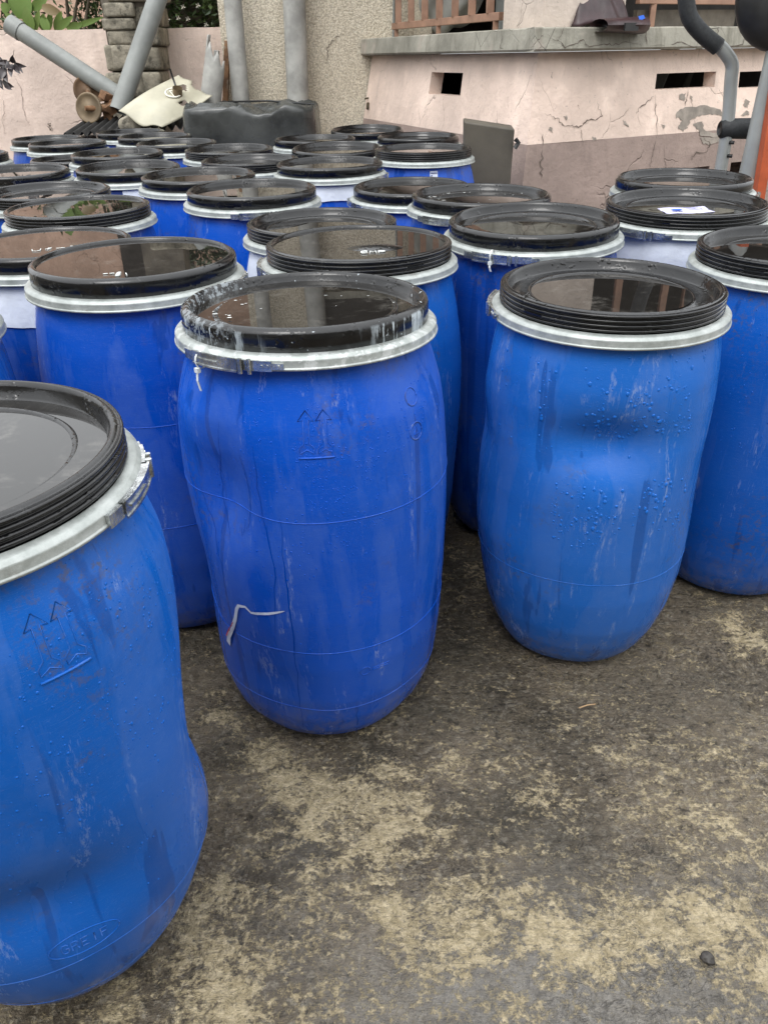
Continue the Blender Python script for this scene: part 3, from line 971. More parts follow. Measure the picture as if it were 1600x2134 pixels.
# rusty spool of two flanges
spl = empty('rusty_spool', at(205, 235, 6.62))
lo = np.array([float(k) for k in spl.location])
def disc(u, v, y, r, nrm, mat):
    c = at(u, v, y) - lo
    nn = Vector(nrm).normalized()
    w = MB()
    q = nn.to_track_quat('Z', 'Y').to_matrix()
    prof = [(0.0, .012), (r * .25, .014), (r * .3, .004), (r * .8, .002), (r * .9, .012), (r, .010), (r * 1.01, -.004), (r * .9, -.014), (r * .2, -.012), (0.0, -.012)]
    t = np.arange(32) * 2 * math.pi / 32
    w.grid(np.array([[list(q @ Vector((a * math.cos(k), a * math.sin(k), z)) + Vector(c)) for k in t] for a, z in prof]), True)
    return w.build('flange', mat, spl, smooth=True), c
f1, c1 = disc(184, 189, 6.80, .105, (.35, -1, .1), M['flange2'])
f2, c2 = disc(186, 225, 6.62, .104, (-.25, -1, .12), M['flange'])
MB().tube([c1 + [0, .0, -.0], c2 + [.02, .03, .0]], .022, 10).tube([c2 + [-.02, -.03, 0], c2 + [.16, .06, -.01]], [.016, .035], 10).build('axle', M['rust'], spl, smooth=True)
bk = MB()
for (u, v, s_) in ((222, 200, .05), (232, 222, .06), (240, 212, .045), (212, 206, .035)):
    bk.box(at(u, v, 6.68) - lo, (s_, s_ * 1.2, s_ * 1.6), Matrix.Rotation(u, 3, 'Y') @ Matrix.Rotation(v, 3, 'X'))
bk.build('bracket', M['rust'], spl)
MB().bar(at(222, 215, 6.7) - lo, np.array([at(222, 215, 6.7)[0], 6.72, 0]) - lo, .06, .06).build('stand', M['rust'], spl)
tag(spl, 'rusty spool with two round tan flanges beside the cream sheet', 'spool')

# black covered tank
TKy = 6.42
tk = empty('covered_tank', (X_at(530, 260, TKy), TKy, 0))
to = np.array([float(k) for k in tk.location])
wt = (X_at(668, 260, TKy) - X_at(390, 260, TKy)) * 1.03
zt = at(560, 217, TKy - .05)[2]
P = []
for i in range(26):
    t = i / 25
    rw = []
    for j in range(72):
        a = 2 * math.pi * j / 72
        ca, sa = math.cos(a), math.sin(a)
        q = (abs(ca) ** 7 + abs(sa) ** 7) ** (-1 / 7)
        if t < .6:
            s, z = 1.0 - .06 * (t / .6), zt * .90 * t / .6
        else:
            k = (t - .6) / .4
            s, z = .94 * max(0, 1 - k ** 3.5) ** .5 if k < 1 else 0.0, zt * (.90 + .10 * (1 - (1 - k) ** 4))
        x, y = ca * q * wt / 2 * s, sa * q * .36 * s
        nz = float(fbm(x * 4 + 5, y * 4 + 5, z * 4, 61, 3)) - .5
        fd = (1 - abs(math.sin(x * 9 + 2.5 * math.sin(y * 7 + z * 5)))) ** 3 * .030 + (1 - abs(math.sin(x * 23 + y * 17 + z * 9))) ** 4 * .012
        sag = fd * sstep(.3, .6, t) + .05 * nz * (1.4 if t > .55 else .6) - (.035 * math.exp(-((x - .12) / .12) ** 2) * sstep(.45, .7, t))
        rw.append((x * (1 + .04 * nz), y * (1 + .05 * nz), max(0, z + sag * min(1, t * 2))))
    P.append(rw)
MB().grid(np.array(P), True).build('cover', M['tank'], tk, smooth=True)
MB().tube([at(470, 216, 6.3) - to + [0, 0, .01], at(560, 214, 6.3) - to + [0, 0, .012], at(655, 221, 6.3) - to + [0, 0, .01]], .007, 6).build('cord', M['black'], tk, smooth=True)
tag(tk, 'squat black tarpaulin covered tank in front of the pebbledash wall', 'tank')
q0 = at(396, 264, 6.12)
tag(MB().bar((q0[0], q0[1], 0), (q0[0] + .01, q0[1] + .02, q0[2]), .11, .028).build('wooden_stake', M['wood']), 'short raw wooden stake beside the black tank', 'stake')

# ------------------------------------------------------------------ raised terrace with battered pink walls
TC, TL, TR = np.array([.847, 4.75]), np.array([-.02, 7.0]), np.array([4.2, 6.50])
e1, e2 = (TL - TC) / np.linalg.norm(TL - TC), (TR - TC) / np.linalg.norm(TR - TC)
n1, n2 = np.array([-e1[1], e1[0]]), np.array([e2[1], -e2[0]])
if n1[1] > 0:
    n1 = -n1
if n2[1] > 0:
    n2 = -n2
cdir = (n1 + n2) / (1 + n1 @ n2)
def outl(o):                            # the two wall lines pushed out by o: left end, corner, right end
    return TL + n1 * o, TC + cdir * o, TR + n2 * o
ZL, ZP, ZT = 1.322, .895, 1.432         # ledge underside, plinth top, ledge top
terr = empty('raised_terrace', (*TC, 0))
T0 = np.array([*TC, 0])
def wall_holes(name, a0, a1, z0, b0, b1, z1, nrm, holes, mat, depth=.20):
    """battered wall strip from a0-a1 (bottom) to b0-b1 (top) with openings given in (s0, s1, t0, t1)"""
    ss = sorted({0, 1, *[h[0] for h in holes], *[h[1] for h in holes], *np.linspace(0, 1, 13)})
    ts = sorted({0, 1, *[h[2] for h in holes], *[h[3] for h in holes], *np.linspace(0, 1, 5)})
    def pt(s, t):
        p = (a0 * (1 - s) + a1 * s) * (1 - t) + (b0 * (1 - s) + b1 * s) * t
        k = .006 * (float(fbm(s * 9, t * 4, seed=71)) - .5) if 0 < s < 1 else 0
        return np.array([*(p + nrm * k), z0 + (z1 - z0) * t]) - T0
    w = MB()
    inn = np.array([*(-nrm), 0]) * depth
    for i in range(len(ss) - 1):
        for j in range(len(ts) - 1):
            sm, tm_ = (ss[i] + ss[i + 1]) / 2, (ts[j] + ts[j + 1]) / 2
            if any(h[0] < sm < h[1] and h[2] < tm_ < h[3] for h in holes):
                continue
            w.add([pt(ss[i], ts[j]), pt(ss[i + 1], ts[j]), pt(ss[i + 1], ts[j + 1]), pt(ss[i], ts[j + 1])], [(0, 1, 2, 3)])
    for h in holes:
        c = [pt(h[0], h[2]), pt(h[1], h[2]), pt(h[1], h[3]), pt(h[0], h[3])]
        for k in range(4):
            a, b = c[k], c[(k + 1) % 4]
            w.add([a, b, b + inn, a + inn], [(0, 1, 2, 3)])
    return w.build(name, mat, terr)
def facet_st(u, v, a0, a1, z0, b0, b1, z1, nrm2):
    n3 = np.array([*nrm2, 0.0])
    sl = (np.linalg.norm((a0 - b0) * 1.0)) * 0
    o0 = ((a0 - b0) @ nrm2)
    n3[2] = o0 / (z1 - z0)
    q = on_plane(u, v, (*a0, z0), n3)
    t = (q[2] - z0) / (z1 - z0)
    L0, L1 = a0 * (1 - t) + b0 * t, a1 * (1 - t) + b1 * t
    s = ((q[:2] - L0) @ (L1 - L0)) / ((L1 - L0) @ (L1 - L0))
    return s, t, q, n3 / np.linalg.norm(n3)
oP, oB = .085, .235
lt, ct, rt = outl(0)
lp, cpn, rp_ = outl(oP)
lb, cb, rbp = outl(oB)
def hole(uv, *args):
    ss, ts = zip(*[facet_st(u, v, *args)[:2] for u, v in uv])
    return (min(ss[0], ss[1]), max(ss[0], ss[1]), min(ts), max(ts))
argL = (lp, cpn, ZP, lt, ct, ZL, n1)
argR = (cpn, rp_, ZP, ct, rt, ZL, n2)
hl = hole(((893, 196), (964, 152)), *argL)
hr1 = hole(((1364, 187), (1492, 149)), *argR)
hr2 = hole(((1537, 184), (1640, 146)), *argR)
wall_holes('wall', *argL[:7], [hl], M['terrace'], .09)
wall_holes('wall', *argR[:7], [hr1, hr2], M['terrace'], .09)
argPL = (lb, cb, -.03, lp, cpn, ZP, n1)
argPR = (cb, rbp, -.03, cpn, rp_, ZP, n2)
wall_holes('plinth', *argPL[:7], [], M['plinth'])
hp1 = hole(((1352, 402), (1478, 346)), *argPR)
hp2 = hole(((1515, 395), (1590, 332)), *argPR)
wall_holes('plinth', *argPR[:7], [hp1, hp2], M['plinth'], .3)
# dark behind the openings: a near-black wall with the shade in its colour
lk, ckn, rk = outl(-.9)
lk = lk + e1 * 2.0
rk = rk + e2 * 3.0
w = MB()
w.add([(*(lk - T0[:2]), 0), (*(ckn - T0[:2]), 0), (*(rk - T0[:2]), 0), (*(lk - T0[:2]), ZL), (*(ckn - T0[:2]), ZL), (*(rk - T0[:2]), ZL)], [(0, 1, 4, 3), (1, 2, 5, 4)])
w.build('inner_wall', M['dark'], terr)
q = on_plane(1390, 170, (*(TC - n2 * .3), 0), np.array([*n2, 0]))
MB().bar(q - T0 + [-.14, .08, -.3], q - T0 + [.02, .02, .25], .14, .10).bar(q - T0 + [.07, 0, -.25], q - T0 + [.17, 0, .2], .03, .03).build('stored_scrap', M['pvc'], terr)
# ledge slab
def slab(name, o_out, z0, z1, mat, inner=-2.2, jag=0.0):
    a, b, c = outl(o_out)
    i, j, k = outl(inner)
    k = k + e2 * 4.2
    i = i + e1 * 6.0
    nL, nR = 26, 34
    edge = [a + (b - a) * t / nL for t in range(nL)] + [b + (c - b) * t / nR for t in range(nR + 1)]
    w = MB()
    N = len(edge)
    rows = []
    for zz, oo in ((z0, 0), (z0 + .012, .010), (z1 - .006, .0), (z1, -.008)):
        rw = []
        for m_, p in enumerate(edge):
            nn = n1 if m_ < nL else n2
            dz = jag * (float(fbm(m_ * .7, zz * 40, seed=80)) - .5)
            rw.append((*(p + nn * (oo + dz) - T0[:2]), zz + (dz * .5 if zz > z0 + .02 else 0)))
        rows.append(rw)
    w.grid(np.array(rows))
    w.add([(*(i - T0[:2]), z1), *rows[-1], (*(k - T0[:2]), z1), (*(j - T0[:2]), z1)], [tuple(range(N + 3))])
    w.add([(*(i - T0[:2]), z0), *rows[0], (*(k - T0[:2]), z0), (*(j - T0[:2]), z0)], [tuple(range(N + 2, -1, -1))])
    return w.build(name, mat, terr)
slab('ledge', .085, ZL + .002, ZT, M['concrete'], jag=.010)
def crack(L, arg, wid, seed, off=.004, mat='crack', name='crack'):
    pts, nn = [], None
    for u, v in L:
        s, t, q, nn = facet_st(u, v, *arg)
        pts.append(q + nn * off - T0)
    ribbon(pts, wid, nn, seed, 4).build(name, M[mat], terr)
def K(*p):                              # measured on an enlargement of the photograph
    return [(900 + a * .4375, b * .4375) for a, b in p]
crack(K((535, 545), (570, 550), (600, 570), (625, 598), (665, 597), (705, 605), (735, 575), (775, 570), (810, 552), (790, 520), (787, 480)), argR, .010, 1)
crack(K((705, 605), (710, 640), (715, 690)), argR, .006, 2)
crack(K((968, 545), (985, 510), (1020, 490), (1050, 455)), argR, .009, 3)
crack(K((1062, 450), (1060, 520), (1068, 570), (1066, 660)), argR, .008, 4)
crack(K((1212, 425), (1208, 480), (1200, 510)), argR, .010, 5)
crack(K((1360, 420), (1380, 460), (1395, 500)), argR, .006, 6)
crack(K((530, 640), (526, 700)), argR, .014, 7)
crack(K((566, 345), (570, 375)), argR, .008, 8)
crack(K((700, 520), (690, 500)), argR, .006, 9)
crack(K((525, 715), (516, 790), (522, 850)), argPR, .016, 10)
crack(K((1062, 672), (1045, 740), (1035, 800)), argPR, .010, 11)
crack(K((1290, 650), (1320, 690), (1300, 720), (1240, 740), (1225, 765)), argPR, .016, 12)
argE = (*outl(.085)[1:], ZL, *outl(.085)[1:], ZT, n2)
argEL = (*outl(.085)[:2], ZL, *outl(.085)[:2], ZT, n1)
crack(K((540, 168), (575, 185), (600, 195), (625, 232), (680, 205), (712, 192), (740, 222), (800, 210), (850, 215), (915, 203), (990, 220)), argE, .009, 13, .010)
crack(K((597, 192), (620, 140), (625, 120)), argE, .007, 14, .010)
crack(K((1018, 125), (1012, 215)), argE, .009, 15, .010)
crack(K((1030, 218), (1100, 215), (1180, 205), (1240, 222), (1330, 222)), argE, .009, 16, .010)
crack(K((1355, 125), (1352, 175)), argE, .012, 17, .010)
crack(K((1500, 140), (1480, 190), (1465, 215), (1400, 218), (1380, 212)), argE, .010, 18, .010)
crack(K((478, 245), (490, 210), (520, 180), (540, 168)), argEL, .012, 19, .010)
crack(K((335, 140), (340, 190), (330, 225), (350, 235)), argEL, .007, 20, .010)
crack([(951, 75), (950, 90), (955, 105)], argEL, .006, 21, .010)
def patch(L, arg, seed, off=.003, mat='cement', name='peeled_patch'):
    r = random.Random(seed)
    pts, nn = [], None
    L = L + L[:1]
    for (u, v), (u2, v2) in zip(L[:-1], L[1:]):
        for k in range(5):
            t = k / 5
            s, tt, q, nn = facet_st(u + (u2 - u) * t + r.gauss(0, 1.1), v + (v2 - v) * t + r.gauss(0, 1.1), *arg)
            pts.append(tuple(q + nn * off - T0))
    MB().add(pts, [tuple(range(len(pts)))]).build(name, M[mat], terr)
patch(K((1155, 540), (1200, 512), (1290, 500), (1370, 520), (1388, 555), (1330, 545), (1270, 552), (1225, 575), (1215, 610), (1190, 625), (1165, 612), (1190, 575), (1160, 560)), argR, 1)
patch(K((1240, 590), (1285, 580), (1290, 615), (1330, 632), (1375, 640), (1378, 652), (1275, 650), (1265, 620)), argR, 2)
patch(K((555, 602), (568, 610), (575, 636), (558, 625)), argR, 3)
patch(K((760, 650), (782, 660), (765, 672)), argR, 4)
patch(K((1175, 455), (1205, 445), (1200, 480), (1178, 472)), argR, 5)
patch(K((1225, 460), (1240, 458), (1235, 490)), argR, 6)
patch(K((1490, 470), (1510, 485), (1500, 515), (1480, 500)), argR, 7)
patch(K((1465, 545), (1500, 525), (1510, 540), (1475, 552)), argR, 8)
patch(K((1090, 590), (1110, 600), (1100, 615)), argR, 9)
patch(K((910, 575), (930, 590), (935, 605), (915, 595)), argR, 10)
patch(K((1270, 655), (1370, 652), (1380, 665), (1320, 690), (1290, 685)), argPR, 11)
patch(K((625, 555), (642, 553), (636, 572)), argR, 12)
# column and roof over it
colm = MB()
cA, cB, cC = outl(-.05)
s0, s1 = .42, .55
pq = [cB + e1 * s0, cB, cB + e2 * s1, cB + e2 * s1 - n2 * .3, cB + e1 * s0 - n1 * .3]
colm.add([(*(p - T0[:2]), z) for z in (ZT + .001, 3.25) for p in pq], [tuple(range(5, 10))] + [(i, (i + 1) % 5, 5 + (i + 1) % 5, 5 + i) for i in range(5)])
colm.build('column', M['pale'], terr)
slab('roof_slab', .35, 3.25, 3.42, M['concrete'])
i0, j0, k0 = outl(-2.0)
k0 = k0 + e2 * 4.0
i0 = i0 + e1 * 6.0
MB().add([(*(p - T0[:2]), z) for z in (ZT, 3.25) for p in (i0, j0, k0)], [(0, 1, 4, 3), (1, 2, 5, 4)]).build('back_wall', M['dark'], terr)  # wall coloured near-black for the shade under the roof
tag(terr, 'raised pink plastered terrace with cracked concrete ledge and pillar', 'terrace')

def railing(name, pa, pb, label, zlow, nbal):
    root = empty(name, (*pa, ZT))
    o = np.array([*pa, ZT])
    pa3, pb3 = np.array([*pa, zlow]), np.array([*pb, zlow])
    bevel(MB().bar(pa3 - o, pb3 - o, .035, .042).build('bottom_rail', M['rail'], root), .003)
    bevel(MB().bar(pa3 - o + [0, 0, .78], pb3 - o + [0, 0, .78], .05, .05).build('top_rail', M['rail'], root), .003)
    for k in range(nbal):
        p = pa3 + (pb3 - pa3) * (k + .6) / nbal - o
        bevel(MB().bar(p + [0, 0, .018], p + [0, 0, .76], .044, .044).build('baluster', M['rail'], root), .002)
    for t in (.04, .52, .97):
        p = pa3 + (pb3 - pa3) * t - o
        MB().bar([p[0], p[1], -.002], p + [0, 0, -.02], .03, .03).build('foot', M['rail'], root)
    tag(root, label, 'railing', 'terrace railings')
rA, rB, rC = outl(-.13)
zr = at(1000, 42, 5.8)[2]
railing('terrace_railing', rB + e1 * .50, rA - e1 * .12, 'brown painted railing in front of the pale tarpaulin bundle', ZT + .075, 7)
railing('terrace_railing', rB + e2 * .62, rC, 'brown painted railing behind the exercise machine', ZT + .135, 14)
pb_ = MB().bar((*(rB + e2 * .66 - n2 * .05), ZT + .045), (*(rB + e2 * 1.45 - n2 * .05), ZT + .05), .03, .085).build('loose_board', M['wood_dark'])
tag(pb_, 'weathered board lying on the ledge under the right railing', 'board')

# pale tarpaulin bundle behind the left railing
cbn = rA - e1 * .62 - n1 * .24
tb = []
for i in range(40):
    th = math.pi * i / 39
    rw = []
    for j in range(80):
        ph = 2 * math.pi * j / 80
        x, y, z = math.sin(th) * math.cos(ph), math.sin(th) * math.sin(ph), math.cos(th)
        fold = math.sin(6 * (x * .8 + z * 1.6 + .6 * y) + 4 * float(fbm(x * 1.2 + 4, y * 1.2 + 4, z * 1.2 + 4, 91, 3)))
        k = 1 + .07 * fold + .12 * (float(fbm(x * 2 + 7, y * 2 + 7, z * 2 + 7, 95, 3)) - .5)
        p = e1 * x * k * .52 + n1 * y * k * .17
        rw.append((*p, max(-.42, z * k * .42)))
    tb.append(rw)
tarp = MB().grid(np.array(tb), True).build('tarpaulin_bundle', M['tarp'], None, (*cbn, ZT + .43), smooth=True)
tag(tarp, 'bundled pale grey tarpaulin heaped behind the terrace railing', 'tarpaulin')
pnl = rB + e1 * .92 - n1 * .33
tag(bevel(MB().bar((*(pnl - e1 * .30), ZT + .55), (*(pnl + e1 * .22), ZT + .55), .05, 1.09).build('plywood_sheet', M['pvc'])), 'plain grey sheet of plywood standing between column and tarpaulin bundle', 'plywood')
bl = rB + e2 * .95 - n2 * .75
tag(bevel(MB().box((*bl, ZT + .45), (.30, .30, .9)).build('blue_barrel_box', M['blue']), .03), 'blue container in the shade of the terrace', 'container')

# maroon folded bag hanging on the ledge
eo = outl(.085)
bgc = on_plane(1285, 40, (*(eo[1]), 0), np.array([*n2, 0]))
s_c = (bgc[:2] - eo[1]) @ e2
bag = empty('folded_bag', (*(eo[1] + e2 * s_c), ZT))
bo_ = np.array([*(eo[1] + e2 * s_c), ZT])
def bpnt(s, o, z):
    return np.array([*(e2 * s + n2 * o), z])
rows = []
for i in range(15):
    t = i / 14
    half = .165 * (1 - t) ** .8 + .040
    rw = []
    for j in range(13):
        s = (j / 12 - .5) * 2
        o = -.02 - .16 * t - .10 * abs(s) * (1 - t) + .012 * math.sin(s * 6 + t * 5)
        z = .012 + .26 * t + .012 * math.sin(s * 9) * (1 - t)
        rw.append(bpnt(s * half + .012 * t, o, z))
    rows.append(rw)
fl = MB().grid(np.array(rows)).build('flap', M['maroon'], bag, smooth=True)
fl.modifiers.new('thick', 'SOLIDIFY').thickness = .012
body_rows = []
for i in range(13):
    a = math.pi * 2 * i / 12
    rw = []
    for j in range(11):
        s = (j / 10 - .5)
        rw.append(bpnt(s * .30 + .005, .03 + math.cos(a) * (.085 + .02 * math.sin(s * 7)) * (1 - .5 * abs(s)), .005 + math.sin(a) * (.035 + .012 * s)))
    body_rows.append(rw)
bb = MB().grid(np.array(body_rows)).build('rolled_edge', M['maroon'], bag, smooth=True)
MB().box(bpnt(.0, .112, -.004), (.09, .012, .036), Matrix.Rotation(math.atan2(e2[1], e2[0]), 3, 'Z')).build('front_pocket', M['black'], bag)
MB().add([bpnt(.055, .108, .022), bpnt(.105, .095, .034), bpnt(.115, .07, .050), bpnt(.07, .08, .044)], [(0, 1, 2, 3)]).build('printed_mark', M['blue'], bag)
MB().add([bpnt(.055, .116, .010), bpnt(.075, .114, .012), bpnt(.078, .108, .022), bpnt(.06, .110, .020)], [(0, 1, 2, 3)]).build('white_mark', M['petal'], bag)
tag(bag, 'folded maroon leather bag hung over the edge of the concrete ledge', 'bag')

# grey-brown bin leaning near the terrace corner
bx = (at(970, 300, 4.32), at(1076, 300, 4.32))
bn = empty('leaning_slab', ((bx[0][0] + bx[1][0]) / 2, 4.45, 0))
no = np.array([float(k) for k in bn.location])
zl, zrr = at(972, 256, 4.32)[2], at(1074, 272, 4.32)[2]
hw = (bx[1][0] - bx[0][0]) / 2
w = MB()
oy = -.05
def bring(z0f, k, inset=0.0):
    return [(-hw * k + inset, oy * k + inset, z0f[0]), (hw * k - inset, oy * k + inset, z0f[1]), (hw * k - inset, -oy * k - inset, z0f[1] + .012), (-hw * k + inset, -oy * k - inset, z0f[0] + .012)]
rings_ = [bring((0, 0), .84), bring((zl * .5, zrr * .5), .92), bring((zl - .03, zrr - .03), .99), bring((zl, zrr), 1.0)]
w.grid(np.array(rings_), True)
w.f.append(tuple(len(w.v) - 4 + k for k in range(4)))
bevel(w.build('panel', M['binmat'], bn), .008, 3)
lug = MB()
lug.tube([(hw * 1.03 + .0, oy - .012, zrr - .045), (hw * 1.03 + .015, oy - .02, zrr - .06), (hw * 1.03, oy - .012, zrr - .085)], .012, 8)
lug.build('handle_lug', M['black'], bn, smooth=True)
tag(bn, 'dark grey brown slab standing upright beside the terrace corner', 'slab', kind='thing')

# exercise machine on the right
ym = 4.1
em_ = empty('exercise_machine', at(1560, 380, ym) * [1, 1, 0])
eo_ = np.array([float(k) for k in em_.location])
def R(u, v, dy=0.0):
    return at(u, v, ym + dy) - eo_
def smooth_path(pts, n=8):
    pts = [np.array(p) for p in pts]
    out = []
    for i in range(len(pts) - 1):
        p0, p1, p2, p3 = pts[max(i - 1, 0)], pts[i], pts[i + 1], pts[min(i + 2, len(pts) - 1)]
        for k in range(n):
            t = k / n
            out.append(.5 * (2 * p1 + (p2 - p0) * t + (2 * p0 - 5 * p1 + 4 * p2 - p3) * t * t + (3 * p1 - p0 - 3 * p2 + p3) * t ** 3))
    out.append(pts[-1])
    return out
fp = R(1500, 420)
foot = np.array([fp[0] - .03, fp[1], .12])
MB().tube(smooth_path([R(1494, 92), R(1512, 112), R(1524, 135), R(1522, 170), R(1516, 250), R(1502, 345), foot]), .029, 16).build('swing_arm', M['silver'], em_, smooth=True)
MB().tube(smooth_path([R(1432, -110), R(1428, -40), R(1430, 10), R(1438, 40), R(1462, 70), R(1496, 98)]), .036, 16).build('foam_grip', M['foam'], em_, smooth=True)
MB().tube([R(1498, 268, -.0), R(1503, 268, -.0), R(1530, 268), R(1570, 268, .01), R(1590, 268, .02)], [.030, .043, .044, .046, .046], 18).build('pivot_sleeve', M['foam'], em_, smooth=True)
u1 = R(1622, 90, -.12)
u0 = R(1558, 372, -.12)
dd = (u1 - u0) / (u1[2] - u0[2])
MB().tube([u0 - dd * (u0[2] - .06), u0, u1, u1 + dd * .25], .046, 18).build('upright', M['silver'], em_, smooth=True)
v1, v0 = R(1620, 150, -.2), R(1583, 385, -.2)
dd = (v1 - v0) / (v1[2] - v0[2])
MB().bar(v0 - dd * (v0[2] - .06), v1 + dd * .05, .040, .05, (0, 1, 0)).build('link_arm', M['red'], em_)
cns = MB()
cc = R(1664, -12, -.1)
rows = []
for i in range(18):
    th = math.pi * i / 17
    rows.append([(cc[0] + .265 * (abs(math.sin(th)) ** .8) * math.copysign(abs(math.cos(p)) ** .7, math.cos(p)), cc[1] + .10 * (abs(math.sin(th)) ** .7) * math.sin(p), cc[2] + .22 * math.cos(th)) for p in [2 * math.pi * k / 28 for k in range(28)]])
cns.grid(np.array(rows), True).build('console', M['black'], em_, smooth=True)
q1 = R(1562, 340, .0)
for v in (297, 325):
    qq = R(1518 if v == 297 else 1514, v, -.025)
    MB().tube([qq, qq + [.022, -.008, 0]], .008, 8).build('bolt', M['black'], em_, smooth=True)
MB().tube([(-.45, .0, .05), (.55, .0, .05)], .035, 12).build('base_rail', M['silver'], em_, smooth=True)
MB().tube([(-.40, -.22, .035), (-.40, .22, .035)], .035, 12).build('foot_bar', M['silver'], em_, smooth=True)
MB().tube([(.5, -.22, .035), (.5, .22, .035)], .035, 12).build('foot_bar', M['silver'], em_, smooth=True)
fw = MB()
rows = []
for r_, y_ in ((.0, -.05), (.20, -.05), (.23, -.03), (.23, .03), (.20, .05), (.0, .05)):
    rows.append([(.3 + r_ * math.cos(t), y_, .30 + r_ * math.sin(t)) for t in [2 * math.pi * k / 36 for k in range(36)]])
fw.grid(np.array(rows), True).build('flywheel', M['foam'], em_, smooth=True)
tag(em_, 'silver exercise machine with black foam grip and red arm', 'exercise machine')

# ------------------------------------------------------------------ the drums
PROF_T = np.array([0, .006, .02, .05, .10, .17, .28, .42, .58, .72, .82, .89, .94, .975, 1.0])
PROF_R = np.array([.170, .190, .203, .218, .233, .246, .257, .263, .265, .262, .256, .248, .239, .231, .225])
def prof_r(t):
    tt = np.linspace(-.1, 1.1, 481)
    rr_ = np.interp(tt, PROF_T, PROF_R)
    k = np.exp(-np.linspace(-2, 2, 13) ** 2)
    k /= k.sum()
    sm = np.convolve(np.pad(rr_, 6, 'edge'), k, 'valid')
    return np.interp(t, tt, sm)
class Shape:
    def __init__(s, h, fat=1.0, dents=(), seed=0, taper=0.0, rb=0.0):
        s.rb = rb
        s.H, s.fat, s.dents, s.seed, s.taper = h - .066, fat, dents, seed, taper
    def r(s, th, z):
        th, z = np.broadcast_arrays(np.asarray(th, float), np.asarray(z, float))
        t = np.clip(z / s.H, 0, 1)
        base = prof_r(t)
        win = sstep(1.0, .86, t)
        f = 1 + (s.fat - 1 - s.taper * (1 - t) * sstep(.0, .2, 1 - t)) * win
        r = base * f * (1 - s.rb * np.exp(-(t / .13) ** 1.3))
        for (d, zc, st_, sz, dep) in s.dents:
            a = (th - rad(d) + math.pi) % (2 * math.pi) - math.pi
            r = r - dep * np.exp(-(a / st_) ** 2 - ((z - zc) / sz) ** 2) * win
        r = r + win * .007 * (fbm(np.cos(th) * 1.3 + 9 + s.seed, np.sin(th) * 1.3 + 9, z * 3.2 + s.seed, 17, 2) - .5) * 2
        return r
    def pt(s, th, z, off=0.0):
        r = s.r(th, z) + off
        return np.stack([r * np.sin(th), -r * np.cos(th), np.broadcast_to(z, np.shape(r))], -1)
    def mesh(s, nt, nz):
        th = np.arange(nt) * 2 * math.pi / nt
        z = s.H * np.concatenate([np.linspace(0, .06, max(6, nz // 8)), np.linspace(.06, .92, nz)[1:], np.linspace(.92, 1, max(6, nz // 8))[1:]])
        A, Z = np.meshgrid(th, z)
        w = MB().grid(s.pt(A, Z), True)
        c = len(w.v)
        w.v.append((0, 0, .004))
        w.f += [(c, (j + 1) % nt, j) for j in range(nt)]
        return w.mesh('body')

RL = .230
LID_CORE = [(.2225, -.003), (.219, -.0005), (.2155, -.002), (.212, -.008), (.2085, -.022), (.204, -.0255), (.176, -.0265), (.173, -.0225), (.169, -.0205), (.165, -.0225), (.160, -.030), (.152, -.0335), (.06, -.0330), (.0, -.0328)]
LID_S = [(.2275, -.060), (.2275, -.043), (RL, -.041), (.2300, -.012), (.2285, -.0065)] + LID_CORE
LID_R = [(.2265, -.060)]
for k in range(4):
    z = -.0405 + k * .0092
    LID_R += [(.2255, z), (.2258, z + .0022), (.2300, z + .0034), (.2308, z + .0058), (.2298, z + .0076), (.2262, z + .0084)]
LID_R += [(.2275, -.0028)]
LID_R = [p for p in LID_R if p[1] < -.0045] + [(.2285, -.0055)] + LID_CORE
def lid_mesh(prof, n=112):
    return MB().lathe(prof, n).mesh('lid')
ME_LID = {'s': lid_mesh(LID_S), 'r': lid_mesh(LID_R)}
ME_LID_P = lid_mesh(LID_S)
RING = [(.2285, -.0405), (.2300, -.0400), (.2395, -.0425), (.2405, -.0432), (.2448, -.0472), (.2455, -.0482), (.2458, -.0500), (.2458, -.0598), (.2462, -.0608), (.2476, -.0616), (.2479, -.0628), (.2475, -.0650), (.2440, -.0662), (.2300, -.0668), (.2270, -.0660)]
ME_RING, ME_RING_P = MB().lathe(RING, 120).mesh('clamp_ring'), MB().lathe(RING, 120).mesh('clamp_ring')
for me_, k in ((ME_LID['s'], 'lid'), (ME_LID['r'], 'lid'), (ME_LID_P, 'lid_p'), (ME_RING, 'ring'), (ME_RING_P, 'ring_p')):
    me_.materials.append(M[k])

